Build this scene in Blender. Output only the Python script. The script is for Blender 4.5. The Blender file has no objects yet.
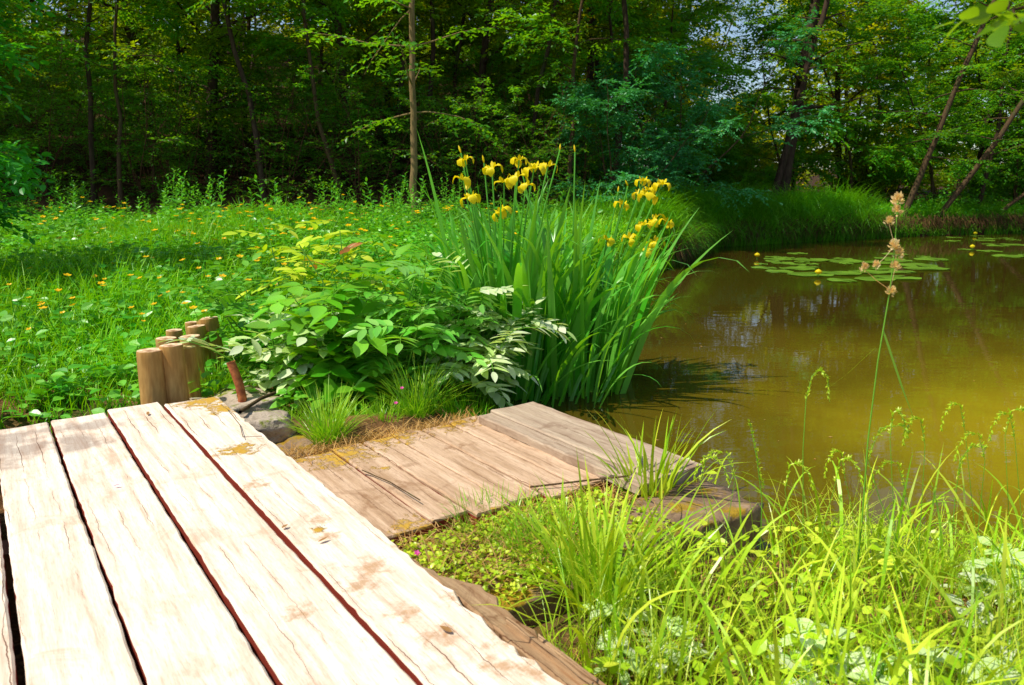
import bpy, math, random
import numpy as np
from mathutils import Vector, Matrix
sc = bpy.context.scene
COL = sc.collection
R = math.radians
rng = np.random.default_rng(7)
# ------------------------------------------------------------------ camera model
FPX, PITCH, EYE = 760.0, math.atan(152.5/760), .85
def ray(px, py):
    r = (px-512)/FPX; u = (342.5-py)/FPX
    return (r, math.cos(PITCH)+u*math.sin(PITCH), -math.sin(PITCH)+u*math.cos(PITCH))
def at(px, py, z=0):
    d = ray(px, py); t = (z-EYE)/d[2]
    return np.array((d[0]*t, d[1]*t, z))
def atd(px, py, y):
    d = ray(px, py); t = y/d[1]
    return np.array((d[0]*t, y, EYE+d[2]*t))
TH = math.atan(547/775); CT, ST = math.cos(TH), math.sin(TH)
def deck2w(v, u, z=0): return np.array((CT*v-ST*u, ST*v+CT*u, z))
def w2deck(x, y): return CT*x+ST*y, -ST*x+CT*y

# ------------------------------------------------------------------ objects
def tag(o, label=None, cat=None, group=None, kind=None):
    for k, v in (('label', label), ('category', cat), ('group', group), ('kind', kind)):
        if v: o[k] = v
    return o
def empty(name, loc=(0,0,0), rz=0, label=None, cat=None, group=None):
    o = bpy.data.objects.new(name, None); COL.objects.link(o)
    o.location = loc; o.rotation_euler = (0,0,rz); o.empty_display_size = .1
    return tag(o, label, cat, group)
class MB:
    def __init__(s): s.v=[]; s.f=[]; s.n=0
    def add(s, v, f, m=0):
        v=np.asarray(v,dtype=np.float32).reshape(-1,3); f=np.asarray(f,dtype=np.int32)
        s.f.append((f+s.n, m)); s.v.append(v); s.n+=len(v)
    def mesh(s, name, mats, smooth=True):
        me=bpy.data.meshes.new(name)
        V=np.concatenate(s.v); me.vertices.add(len(V)); me.vertices.foreach_set('co',V.ravel())
        loops=np.concatenate([f.ravel() for f,_ in s.f]); cnt=np.concatenate([np.full(len(f),f.shape[1]) for f,_ in s.f])
        mi=np.concatenate([np.full(len(f),m) for f,m in s.f])
        st=np.concatenate([[0],np.cumsum(cnt)[:-1]])
        me.loops.add(len(loops)); me.loops.foreach_set('vertex_index',loops.astype(np.int32))
        me.polygons.add(len(cnt)); me.polygons.foreach_set('loop_start',st.astype(np.int32))
        me.polygons.foreach_set('material_index',mi.astype(np.int32))
        me.polygons.foreach_set('use_smooth',np.full(len(cnt),smooth))
        for m in (mats if isinstance(mats,(list,tuple)) else [mats]): me.materials.append(m)
        me.update(calc_edges=True); me.validate()
        return me
    def build(s, name, mats, parent=None, smooth=True):
        o=bpy.data.objects.new(name,s.mesh(name,mats,smooth)); COL.objects.link(o)
        if parent: o.parent=parent
        return o
def copy_tree(o, parent=None):
    c=o.copy(); COL.objects.link(c)
    if parent: c.parent=parent
    for ch in list(o.children): copy_tree(ch,c)
    return c
def unit(a):
    a=np.asarray(a,float); return a/np.maximum(np.linalg.norm(a,axis=-1,keepdims=True),1e-9)
def tube(mb, pts, rad, sides=7, m=0, cap=True):
    pts=np.asarray(pts,float); n=len(pts); rad=np.broadcast_to(rad,(n,))
    t=unit(np.gradient(pts,axis=0)); ref=np.array((1.,0,0)) if abs(t[0][0])<.7 else np.array((0,1.,0))
    a=unit(np.cross(t,ref)); b=np.cross(t,a)
    ang=np.linspace(0,2*math.pi,sides,endpoint=False)
    V=pts[:,None]+rad[:,None,None]*(np.cos(ang)[None,:,None]*a[:,None]+np.sin(ang)[None,:,None]*b[:,None])
    i=np.arange(n-1)[:,None]*sides; j=np.arange(sides)[None]; k=(j+1)%sides
    F=np.stack([i+j,i+k,i+sides+k,i+sides+j],-1).reshape(-1,4)
    mb.add(V.reshape(-1,3),F,m)
    if cap:
        mb.add(np.concatenate([V[-1],[pts[-1]]]),[[q,(q+1)%sides,sides] for q in range(sides)],m)
def leaves(mb, P, D, N, L, W, detail=0, m=0, fold=.2, droop=.12):
    """n leaves at P along D with face normal N"""
    D=unit(D); S=unit(np.cross(D,N)); N=np.cross(S,D); n=len(P)
    L=np.broadcast_to(L,(n,))[:,None,None]; W=np.broadcast_to(W,(n,))[:,None,None]
    if detail==0: T=[0,.45,1]; w=[0,.5,0]
    elif detail==1: T=[0,.22,.5,.8,1]; w=[0,.4,.5,.28,0]
    else: T=[0,.12,.3,.5,.68,.85,1]; w=[0.03,.28,.46,.5,.4,.22,0]
    T=np.array(T)[None,:,None]; w=np.array(w)[None,:,None]
    P=P[:,None]; D=D[:,None]; N=N[:,None]; S=S[:,None]
    mid=P+D*L*T-N*L*droop*T*T
    if detail==0:
        V=np.concatenate([mid[:,0:1],mid[:,1:2]+S*W*.5+N*W*fold*.5,mid[:,2:3],mid[:,1:2]-S*W*.5+N*W*fold*.5],1)
        b=np.arange(n)[:,None]*4
        F=np.concatenate([b+np.array([[0,1,2]]),b+np.array([[0,2,3]])])
        mb.add(V,F,m); return
    le=mid+S*W*w+N*W*w*fold; ri=mid-S*W*w+N*W*w*fold
    k=T.shape[1]; V=np.concatenate([mid,le,ri],1); b=(np.arange(n)*3*k)[:,None,None]
    q=[]
    for i in range(k-1): q+= [[i,i+1,k+i+1,k+i],[i,2*k+i,2*k+i+1,i+1]]
    mb.add(V,(b+np.array(q)[None]).reshape(-1,4),m)
def blades(mb, P, az, lean, curve, L, W, segs=4, pw=1.5, twist=None, m=0, prof=0, fold=0):
    n=len(P); B=lambda a: np.broadcast_to(np.asarray(a,float),(n,))
    az,lean,curve,L,W,pw=map(B,(az,lean,curve,L,W,pw))
    t=np.linspace(0,1,segs+1); tm=(t[1:]+t[:-1])/2
    ang=lean[:,None]+curve[:,None]*tm[None]**pw[:,None]
    h=np.stack([np.cos(az),np.sin(az)],-1)
    ds=(L/segs)[:,None]
    H=np.concatenate([np.zeros((n,1)),np.cumsum(np.sin(ang)*ds,1)],1); Z=np.concatenate([np.zeros((n,1)),np.cumsum(np.cos(ang)*ds,1)],1)
    C=np.empty((n,segs+1,3)); C[...,:2]=P[:,None,:2]+h[:,None]*H[...,None]; C[...,2]=P[:,None,2]+Z
    tw=B(twist if twist is not None else 0)
    sd=np.stack([-np.sin(az+tw),np.cos(az+tw),np.zeros(n)],-1)
    if prof==0: w=np.sqrt(np.clip(1-t,0,1))*.5
    else: w=.5*np.clip((1-t)/.35,0,1)**.7*(.75+.25*np.sin(t*3))
    off=sd[:,None]*(w[None]*W[:,None])[...,None]
    if fold:
        fwd=np.stack([h[:,0],h[:,1],np.zeros(n)],-1)[:,None]*(w[None]*W[:,None])[...,None]*fold
        V=np.stack([C-off+fwd,C,C+off+fwd],2); k=3
    else: V=np.stack([C-off,C+off],2); k=2
    b=(np.arange(n)*(segs+1)*k)[:,None,None]
    q=[[i*k+j,i*k+j+1,(i+1)*k+j+1,(i+1)*k+j] for i in range(segs) for j in range(k-1)]
    mb.add(V,(b+np.array(q)[None]).reshape(-1,4),m)

# ------------------------------------------------------------------ materials
class NT:
    def __init__(s,name):
        s.mat=bpy.data.materials.new(name); s.mat.use_nodes=True; s.t=s.mat.node_tree; s.t.nodes.clear()
        s.out=s.n('ShaderNodeOutputMaterial')
    def n(s,ty,**kw):
        o=s.t.nodes.new(ty)
        for k,v in kw.items():
            if hasattr(o,k): setattr(o,k,v)
        return o
    def l(s,a,b): s.t.links.new(a,b)
    def set(s,node,**kw):
        for k,v in kw.items():
            i=node.inputs[k.replace('_',' ')] if k.replace('_',' ') in node.inputs else node.inputs[k]
            if hasattr(v,'is_output') : s.l(v,i)
            else: i.default_value = v if not (isinstance(v,tuple) and len(v)==3 and i.type=='RGBA') else (*v,1)
        return node
    def noise(s,scale,detail=3,vec=None,rough=.55,dist=0):
        o=s.n('ShaderNodeTexNoise'); o.inputs['Scale'].default_value=scale; o.inputs['Detail'].default_value=detail
        o.inputs['Roughness'].default_value=rough; o.inputs['Distortion'].default_value=dist
        if vec is not None: s.l(vec,o.inputs['Vector'])
        return o.outputs['Fac']
    def ramp(s,fac,stops,interp='LINEAR'):
        o=s.n('ShaderNodeValToRGB'); s.l(fac,o.inputs[0]); e=o.color_ramp.elements; o.color_ramp.interpolation=interp
        while len(e)<len(stops): e.new(.5)
        for x,(p,c) in zip(e,stops): x.position=p; x.color=(*c,1) if isinstance(c,tuple) else (c,c,c,1)
        return o.outputs[0]
    def mix(s,fac,a,b,mode='MIX'):
        o=s.n('ShaderNodeMix',data_type='RGBA',blend_type=mode)
        for i,v in ((0,fac),(6,a),(7,b)):
            if hasattr(v,'is_output'): s.l(v,o.inputs[i])
            else: o.inputs[i].default_value = v if not isinstance(v,tuple) else (*v,1)
        return o.outputs[2]
    def math(s,op,a,b=0,c=0,clamp=False):
        o=s.n('ShaderNodeMath',operation=op,use_clamp=clamp)
        for i,v in enumerate((a,b,c)):
            if hasattr(v,'is_output'): s.l(v,o.inputs[i])
            else: o.inputs[i].default_value=v
        return o.outputs[0]
    def coord(s,scale=(1,1,1),kind='Object',loc=(0,0,0)):
        tc=s.n('ShaderNodeTexCoord'); mp=s.n('ShaderNodeMapping'); s.l(tc.outputs[kind],mp.inputs[0])
        mp.inputs['Scale'].default_value=scale; mp.inputs['Location'].default_value=loc
        return mp.outputs[0]
    def bump(s,h,strength=.5,dist=.01):
        o=s.n('ShaderNodeBump'); o.inputs['Strength'].default_value=strength; o.inputs['Distance'].default_value=dist; s.l(h,o.inputs['Height']); return o.outputs[0]
    def bsdf(s,col,rough=.6,normal=None,spec=.4,final=True):
        o=s.n('ShaderNodeBsdfPrincipled'); s.set(o,**{'Base Color':col,'Roughness':rough,'Specular IOR Level':spec})
        if normal is not None: s.l(normal,o.inputs['Normal'])
        if final: s.l(o.outputs[0],s.out.inputs[0])
        return o.outputs[0]
def leaf_mat(name,a,b,tr,trans=.45,rough=.38,spec=.5,clump=1.2,cl=.55,tipcol=None):
    k=NT(name); g=k.n('ShaderNodeNewGeometry'); isl=g.outputs['Random Per Island']
    col=k.mix(isl,a,b)
    nz=k.noise(clump,2,k.coord())
    shade=k.ramp(nz,[(.35,cl),(.65,1.0)])
    col=k.mix(1,col,shade,'MULTIPLY')
    pr=k.bsdf(col,rough,None,spec,False)
    tcol=k.mix(1,k.mix(isl,tr,tuple(min(1,x*.7) for x in tr)),shade,'MULTIPLY')
    t=k.n('ShaderNodeBsdfTranslucent'); k.l(tcol,t.inputs[0])
    m=k.n('ShaderNodeMixShader'); m.inputs[0].default_value=trans; k.l(pr,m.inputs[1]); k.l(t.outputs[0],m.inputs[2])
    k.l(m.outputs[0],k.out.inputs[0]); return k.mat
def bark_mat(name,a,b,scale=6):
    k=NT(name); c=k.coord((1,1,.25)); n=k.noise(scale*4,5,c); n2=k.noise(scale,2,c)
    col=k.mix(k.ramp(n,[(.3,0.),(.7,1.)]),a,b); col=k.mix(k.ramp(n2,[(.55,0.),(.7,.5)]),col,(.05,.09,.02))
    k.bsdf(col,.85,k.bump(n,.6,.02),.2); return k.mat
# wood of the deck
def wood_mat(name,base,dark,grain,stain,spots=(),moss=(),stain_amt=.5,rough=.75,side=-.5,shade=None):
    k=NT(name); c=k.coord((14,1.1,14)); tc=k.n('ShaderNodeTexCoord').outputs['Object']
    oi=k.n('ShaderNodeObjectInfo').outputs['Random']
    off=k.n('ShaderNodeCombineXYZ'); k.l(k.math('MULTIPLY',oi,17),off.inputs[0]); k.l(k.math('MULTIPLY',oi,31),off.inputs[1])
    va=k.n('ShaderNodeVectorMath',operation='ADD'); k.l(c,va.inputs[0]); k.l(off.outputs[0],va.inputs[1]); c=va.outputs[0]
    vb=k.n('ShaderNodeVectorMath',operation='ADD'); k.l(tc,vb.inputs[0]); k.l(off.outputs[0],vb.inputs[1]); c1=vb.outputs[0]
    g=k.noise(2.2,6,c,.6,.6); g2=k.noise(9,4,c,.6,.3)
    col=k.mix(k.ramp(g,[(.38,0.),(.72,1.)]),base,grain); fg_=k.noise(34,3,c,.6); col=k.mix(k.ramp(fg_,[(.5,0.),(.8,.55)]),col,dark)
    col=k.mix(k.ramp(g2,[(.5,0.),(.72,.35)]),col,dark)
    # long drying cracks
    xs=k.n('ShaderNodeSeparateXYZ'); k.l(c1,xs.inputs[0]); yv=k.coord((.0,1,0)); vy=k.n('ShaderNodeVectorMath',operation='ADD'); k.l(yv,vy.inputs[0]); k.l(off.outputs[0],vy.inputs[1])
    wx=k.math('ADD',xs.outputs[0],k.math('MULTIPLY',k.noise(5,5,vy.outputs[0],.65),.035)); fr=k.math('FRACT',k.math('DIVIDE',wx,.058)); band=k.math('ABSOLUTE',k.math('SUBTRACT',fr,.5))
    wdt=k.ramp(k.noise(2.6,3,c1),[(.50,0.),(.68,.022)]); crk=k.math('MULTIPLY',k.math('LESS_THAN',band,wdt),.85)
    halo=k.math('MULTIPLY',k.ramp(k.math('SUBTRACT',band,k.math('MULTIPLY',wdt,7)),[(0.,1.),(.08,0.)]),k.ramp(k.noise(11,4,c1),[(.45,0.),(.7,.5)]))
    # stains
    s1=k.noise(5,6,c1,.7,.8); st=k.math('MULTIPLY',k.ramp(s1,[(.56,0.),(.66,1.)]),stain_amt)
    wn=k.noise(28,5,tc,.7); 
    col=k.mix(st,col,stain); col=k.mix(halo,col,stain)
    def blob(pts,lo,wn=wn,soft=.75):
        acc=None
        for (x,y,r) in pts:
            d=k.n('ShaderNodeVectorMath',operation='DISTANCE'); k.l(tc,d.inputs[0]); d.inputs[1].default_value=(x,y,0)
            q=k.math('SUBTRACT',1,k.math('DIVIDE',d.outputs['Value'],r),clamp=True)
            acc=q if acc is None else k.math('MAXIMUM',acc,q)
        z=k.math('ADD',k.math('MULTIPLY',acc,1.0),k.math('MULTIPLY',k.math('SUBTRACT',wn,.5),3.4))
        return k.math('MULTIPLY',k.ramp(z,[(lo,0.),(lo+soft,1.)]),k.ramp(acc,[(0.,0.),(.12,1.)]))
    if spots: col=k.mix(k.math('MULTIPLY',blob(spots,.30),.7),col,k.mix(g2,(.62,.34,.14),(.22,.09,.02)))
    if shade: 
        acc=blob(shade,.1,k.noise(7,4,c1,.6)); col=k.mix(k.math('MULTIPLY',acc,.55),col,(.13,.08,.07))  # cast shadow painted dark into the plank colour
    h=k.math('SUBTRACT',k.math('MULTIPLY',g,.5),k.math('MULTIPLY',crk,1.2))
    if moss:
        mb_=blob(moss,.26,soft=.4); col=k.mix(mb_,col,k.mix(k.noise(60,3,tc),(.48,.22,.02),(.55,.38,.06))); h=k.math('ADD',h,k.math('MULTIPLY',mb_,1.2))
    col=k.mix(crk,col,(.12,.05,.02))
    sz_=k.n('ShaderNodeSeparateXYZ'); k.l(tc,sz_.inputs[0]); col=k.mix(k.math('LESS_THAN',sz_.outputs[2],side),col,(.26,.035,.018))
    k.bsdf(col,rough,k.bump(h,.7,.006),.25); return k.mat

M={}
M['canopy']=leaf_mat('canopy_leaf',(.09,.28,.005),(.24,.46,.008),(.7,.95,.005),.5,.4,.35,.5,.45)
M['under']=leaf_mat('understory_leaf',(.05,.30,.010),(.15,.48,.02),(.45,.95,.008),.45,.38,.4,.7,.45)
M['teal']=leaf_mat('bluish_leaf',(.05,.38,.10),(.14,.52,.17),(.12,.6,.04),.4,.4,.4,.9,.5)
M['wood_far']=leaf_mat('far_leaf',(.22,.36,.004),(.38,.52,.008),(.95,.95,.004),.62,.5,.15,.35,.45)
M['nearleaf']=leaf_mat('hazel_leaf',(.10,.30,.01),(.20,.42,.01),(.5,.8,.01),.55,.4,.4,1)
M['leftleaf']=leaf_mat('beech_leaf',(.03,.30,.02),(.06,.42,.03),(.16,.65,.01),.45,.4,.4,1.5,.7)
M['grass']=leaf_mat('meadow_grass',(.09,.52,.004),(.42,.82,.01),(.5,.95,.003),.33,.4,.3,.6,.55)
M['herb']=leaf_mat('meadow_herb',(.06,.40,.014),(.26,.66,.05),(.34,.9,.005),.3,.33,.5,.8,.6)
M['bankgrass']=leaf_mat('bank_grass',(.07,.40,.01),(.24,.62,.012),(.3,.8,.005),.4,.4,.3,.6,.55)
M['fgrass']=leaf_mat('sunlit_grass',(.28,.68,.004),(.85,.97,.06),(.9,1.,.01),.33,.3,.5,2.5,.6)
M['tuft']=leaf_mat('tuft_grass',(.18,.6,.01),(.6,.88,.04),(.5,.9,.01),.33,.33,.5,3,.65)
M['iris']=leaf_mat('iris_leaf',(.06,.48,.02),(.30,.76,.10),(.42,.95,.01),.42,.3,.6,1.8,.65)
M['broad']=leaf_mat('broad_leaf',(.09,.52,.015),(.32,.78,.05),(.5,.95,.005),.42,.28,.8,4,.6)
M['pale']=leaf_mat('glare_white_leaf',(.6,.85,.25),(.95,1.,.72),(.8,1,.15),.33,.26,.9,5,.95)  # near-white leaf colour carries the sun glare on glossy leaves
M['pinnate']=leaf_mat('pinnate_leaf',(.14,.62,.05),(.42,.84,.16),(.5,.95,.02),.42,.28,.8,4,.7)
M['lime']=leaf_mat('lime_leaf',(.42,.74,.006),(.84,.94,.06),(.8,.95,.01),.33,.36,.5,3,.75)
M['red']=leaf_mat('red_young_leaf',(.5,.12,.02),(.75,.35,.08),(.8,.25,.02),.4,.35,.5,3,.8)
M['petal']=leaf_mat('iris_petal',(.95,.72,.0),(1,.82,.01),(1,.75,.0),.4,.45,.3,9,.9)
M['orange']=leaf_mat('buttercup_petal',(1,.55,.0),(1,.66,.01),(1,.6,.0),.3,.3,.4,9,.95)
M['pink']=leaf_mat('pink_petal',(.7,.05,.3),(.8,.1,.4),(.8,.1,.4),.3,.5,.3,9,.9)
M['pad']=leaf_mat('lily_pad',(.10,.30,.02),(.28,.46,.04),(.2,.4,.01),.12,.25,.6,1.2,.6)
M['seed']=leaf_mat('grass_seed',(.95,.62,.25),(1,.85,.5),(1,.75,.2),.5,.6,.2,30,.85)
M['straw']=leaf_mat('dry_straw',(.55,.26,.05),(.85,.55,.2),(.7,.4,.05),.3,.6,.2,3,.7)
M['root']=leaf_mat('root_fringe',(.10,.05,.015),(.22,.12,.04),(.2,.1,.02),.3,.7,.2,3,.5)
M['greenstem']=leaf_mat('green_stem',(.12,.42,.02),(.25,.55,.05),(.1,.4,.01),.15,.4,.4,5,.8)
M['deadleaf']=leaf_mat('dead_leaf',(.28,.12,.04),(.5,.28,.1),(.4,.2,.05),.2,.6,.2,3,.8)
M['bark']=bark_mat('dark_bark',(.03,.017,.010),(.085,.05,.03))
M['hazebark']=bark_mat('haze_brown_bark',(.07,.03,.015),(.17,.075,.04),10)
M['palebark']=bark_mat('pale_bark',(.16,.10,.04),(.30,.20,.08),12)
M['twig']=bark_mat('twig_bark',(.05,.03,.015),(.12,.07,.03),12)
# deck: local x = across planks, y = along planks
def dl(px,py,r,z=0):
    p=at(px,py,z); v,u=w2deck(p[0],p[1]); return (v,u,r)
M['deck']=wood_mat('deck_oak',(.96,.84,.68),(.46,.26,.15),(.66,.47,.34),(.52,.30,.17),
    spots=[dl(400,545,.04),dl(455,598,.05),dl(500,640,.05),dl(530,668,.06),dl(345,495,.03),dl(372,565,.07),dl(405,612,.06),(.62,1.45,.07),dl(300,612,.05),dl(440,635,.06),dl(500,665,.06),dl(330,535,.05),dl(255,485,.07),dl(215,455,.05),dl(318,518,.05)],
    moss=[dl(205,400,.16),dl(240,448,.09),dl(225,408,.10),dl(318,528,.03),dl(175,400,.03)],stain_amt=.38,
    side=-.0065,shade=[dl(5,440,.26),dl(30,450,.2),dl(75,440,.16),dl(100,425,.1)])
M['platform']=wood_mat('platform_wood',(.68,.47,.31),(.16,.08,.04),(.40,.24,.13),(.26,.13,.06),side=-.059,
    moss=[(.95,2.42,.2),(.9,2.5,.15),(1.2,2.5,.2),(1.45,2.47,.14),(1.02,2.2,.07),(.9,1.75,.1),(1.15,1.68,.09)],stain_amt=.7)
M['board']=wood_mat('grey_board',(.52,.40,.28),(.16,.09,.06),(.32,.21,.14),(.22,.13,.08),stain_amt=.6)
M['rotten']=wood_mat('rotten_wood',(.50,.33,.18),(.10,.04,.02),(.25,.12,.05),(.15,.06,.02),stain_amt=.9)
k=NT('post_wood'); c=k.coord((6,6,1.2)); n=k.noise(8,6,c); n2=k.noise(3,3,k.coord())
col=k.mix(k.ramp(n,[(.3,0.),(.7,1.)]),(.42,.19,.045),(.78,.46,.15)); col=k.mix(k.ramp(n2,[(.45,0.),(.65,.65)]),col,(.26,.15,.04))
k.bsdf(col,.8,k.bump(n,.5,.006),.2); M['post']=k.mat
k=NT('post_end_grain'); c=k.coord((1,1,1)); w=k.n('ShaderNodeTexWave',wave_type='RINGS',rings_direction='Z'); w.inputs['Scale'].default_value=14; w.inputs['Distortion'].default_value=3; w.inputs['Detail'].default_value=3; k.l(c,w.inputs[0])
n=k.noise(18,4,c); col=k.mix(w.outputs['Fac'],(.72,.48,.26),(.90,.68,.45)); col=k.mix(k.ramp(n,[(.45,0.),(.62,.85)]),col,(.26,.12,.05))
k.bsdf(col,.85,k.bump(n,.5,.004),.2); M['postend']=k.mat
k=NT('rust'); n=k.noise(45,5,k.coord()); k.bsdf(k.mix(k.ramp(n,[(.35,0.),(.65,1.)]),(.26,.055,.02),(.60,.20,.06)),.75,k.bump(n,.5,.002),.35); M['rust']=k.mat
def stone(name,a,b,moss,amt=.5,up=True):
    k=NT(name); c=k.coord(); n=k.noise(7,7,c,.65); n3=k.noise(40,4,c); col=k.mix(k.ramp(n,[(.35,0.),(.65,1.)]),a,b); col=k.mix(k.ramp(n3,[(.55,0.),(.7,.5)]),col,(.08,.05,.03))
    m2=k.ramp(k.noise(9,5,c,.7),[(.62-amt*.3,0.),(.7-amt*.3,1.)]); g=k.n('ShaderNodeNewGeometry'); sx=k.n('ShaderNodeSeparateXYZ'); k.l(g.outputs['Normal'],sx.inputs[0])
    m2=k.math('MULTIPLY',m2,k.ramp(sx.outputs[2],[(.2,0.),(.6,1.)])); col=k.mix(m2,col,k.mix(k.noise(50,3,c),moss,tuple(x*.5 for x in moss)))
    hh=k.math('ADD',k.math('MULTIPLY',n,1.),k.math('MULTIPLY',n3,.4)); k.bsdf(col,.9,k.bump(hh,.9,.02),.2); return k.mat
M['stone']=stone('mossy_stone',(.14,.085,.05),(.36,.24,.15),(.42,.26,.02),.5)
M['rock']=stone('pale_rock',(.32,.25,.18),(.55,.45,.36),(.25,.28,.03),.25)

# ------------------------------------------------------------------ terrain and pond
WZ=-.22
pond=np.array([(9,-.6),(5,.9),(2.6,1.70),(1.75,1.93),(1.2,2.05),(.95,2.10),(.80,2.18),(.70,2.40),(.58,2.68),(.30,2.98),(.02,3.3),(.02,3.75),(.10,4.25),(.22,5.2),(.55,6.8),(1.3,8.6),(2.2,10.6),
    (2.9,12.6),(3.6,14.4),(5.2,15.5),(7,16.6),(9,17.9),(13.5,19.6),(18,20.5),(26,20),(30,12),(26,4),(18,-2)])
def sdf(x,y):
    x=np.asarray(x,float); y=np.asarray(y,float); d=np.full(x.shape,1e9); ins=np.zeros(x.shape,bool)
    n=len(pond)
    for i in range(n):
        a=pond[i]; b=pond[(i+1)%n]; e=b-a; wx=x-a[0]; wy=y-a[1]
        t=np.clip((wx*e[0]+wy*e[1])/(e@e),0,1); d=np.minimum(d,np.hypot(wx-e[0]*t,wy-e[1]*t))
        c=(a[1]>y)!=(b[1]>y); xx=a[0]+(y-a[1])/(e[1] if e[1] else 1e-9)*e[0]; ins^=c&(x<xx)
    return np.where(ins,-d,d)
def sm(a,b,x): t=np.clip((x-a)/(b-a),0,1); return t*t*(3-2*t)
def ground(x,y):
    x=np.asarray(x,float); y=np.asarray(y,float)
    s=sdf(x,y)
    wob=.035*np.sin(x*2.1+1.3*np.sin(y*1.7))*np.cos(y*1.9+x)+.02*np.sin(x*5.3+y*4.1)
    left=-.13+.06*np.maximum(0,y-4)+wob
    back=np.maximum(0,y-(12.5+np.clip(x-1,0,30)*.55)); lw=sm(6,-2,x)
    hill=back*(.04+.15*lw); hill=np.minimum(hill,5+lw*4)
    far=.12+0*x
    fx=sm(.5,3,x)*sm(9,12,y)
    h=left*(1-fx)+(far+wob)*fx+hill
    h=np.where(y<4,-.13+wob*.4,h)
    h=h*1.0
    v,u=CT*x+ST*y,-ST*x+CT*y
    # ground drops under deck and in the hollow beyond its left end
    under=sm(.95,.75,v)*sm(3.45,3.2,u); h=h*(1-under)+(-.30)*under
    hol=np.exp(-(((x+1.9)/.55)**2+((y-3.05)/.22)**2)); h=h-.14*hol
    hole=np.exp(-(((v-.86)/.13)**2+((u-2.72)/.16)**2)*1.3); h=h-.22*hole
    plat=sm(.78,.84,v)*sm(1.95,1.85,v)*sm(2.5,2.42,u)*sm(1.25,1.35,u); h=np.minimum(h,h*(1-plat)-.2*plat)
    mound=np.exp(-(((v-1.25)/.5)**2+((u-2.75)/.22)**2)); h=h+.08*mound*(s>0)
    bank=sm(0,.35,s); wat=WZ-.02-.5*sm(0,2.5,-s)-.12*sm(0,.25,-s)
    return np.where(s>0,(WZ-.03)*(1-bank)+h*bank,wat)
def warp(n,a,b,c,k): # dense near c
    t=np.linspace(-1,1,n); lo=c-a; hi=b-c; w=np.sinh(t*k)/math.sinh(k); return np.where(w<0,c+w*lo,c+w*hi)
gx=warp(420,-90,100,0,4.6); gy=warp(420,-30,130,3.0,4.4)
X,Y=np.meshgrid(gx,gy); Z=ground(X,Y)
ny,nx=X.shape; i=np.arange(ny-1)[:,None]*nx; j=np.arange(nx-1)[None]
mb=MB(); mb.add(np.stack([X,Y,Z],-1).reshape(-1,3),np.stack([i+j,i+j+1,i+nx+j+1,i+nx+j],-1).reshape(-1,4))
k=NT('soil'); c=k.coord(); n=k.noise(3,8,c,.65); n2=k.noise(38,5,c,.7); n3=k.noise(.8,3,c)
col=k.mix(k.ramp(n,[(.3,0.),(.7,1.)]),(.09,.042,.018),(.26,.13,.05)); col=k.mix(k.ramp(n2,[(.5,0.),(.66,.9)]),col,(.42,.22,.09))
col=k.mix(k.ramp(n3,[(.45,0.),(.6,.55)]),col,(.04,.09,.012))
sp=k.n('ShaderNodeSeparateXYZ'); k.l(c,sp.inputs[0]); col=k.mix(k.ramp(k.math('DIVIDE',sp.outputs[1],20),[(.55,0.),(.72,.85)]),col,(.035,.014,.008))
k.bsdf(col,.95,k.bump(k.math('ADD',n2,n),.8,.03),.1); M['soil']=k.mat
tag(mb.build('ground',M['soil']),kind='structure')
# water
k=NT('pond_water'); c=k.coord(); 
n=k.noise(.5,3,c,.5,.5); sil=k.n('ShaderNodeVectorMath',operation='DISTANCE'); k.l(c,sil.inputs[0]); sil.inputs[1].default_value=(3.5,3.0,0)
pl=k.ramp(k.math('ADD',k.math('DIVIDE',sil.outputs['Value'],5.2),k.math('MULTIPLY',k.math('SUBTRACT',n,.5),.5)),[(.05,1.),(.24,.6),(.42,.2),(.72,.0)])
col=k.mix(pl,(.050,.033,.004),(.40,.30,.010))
wv=k.coord((1.0,2.2,1)); w1=k.noise(3.2,2,wv); w2=k.noise(14,2,wv)
bp=k.bump(k.math('ADD',w1,k.math('MULTIPLY',w2,.12)),.028,.03)
b=k.bsdf(col,.008,bp,.5); k.t.nodes[-1]
for nd in k.t.nodes:
    if nd.type=='BSDF_PRINCIPLED': nd.inputs['IOR'].default_value=1.33
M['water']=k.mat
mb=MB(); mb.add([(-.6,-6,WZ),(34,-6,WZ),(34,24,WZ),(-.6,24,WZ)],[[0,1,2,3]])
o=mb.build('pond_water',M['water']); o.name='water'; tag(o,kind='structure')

# ------------------------------------------------------------------ trees
def polyline(p0,d,L,n,bend,r):
    pts=[np.array(p0,float)]; d=unit(np.array(d,float))
    for _ in range(n):
        d=unit(d+np.array(bend)+r.normal(0,.10,3)); pts.append(pts[-1]+d*L/n)
    return np.array(pts)
def sprays(mb,P0,D,L,nleaf,LL,r,detail=0,up=1.,m=0,wr=.55):
    """leaves set along twigs in flattish sprays"""
    n=len(P0); D=unit(D); t=(np.arange(nleaf)+.6)/nleaf
    Lb=np.broadcast_to(L,(n,))[:,None,None]
    base=P0[:,None]+D[:,None]*Lb*t[None,:,None]-np.array((0,0,1.))*Lb*.18*(t**2)[None,:,None]
    side=unit(np.cross(D,np.array((0,0,1.))+r.normal(0,.15,(n,3))))
    sg=np.where(np.arange(nleaf)%2,1,-1)[None,:,None]
    dd=unit(D[:,None]*.7+side[:,None]*sg*.9+r.normal(0,.22,(n,nleaf,3))-np.array((0,0,.15)))
    N=np.array((0,0,up))+r.normal(0,.38,(n,nleaf,3))
    sz=LL*r.uniform(.7,1.2,(n*nleaf))
    leaves(mb,base.reshape(-1,3),dd.reshape(-1,3),N.reshape(-1,3),sz,sz*wr,detail,m)
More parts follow.
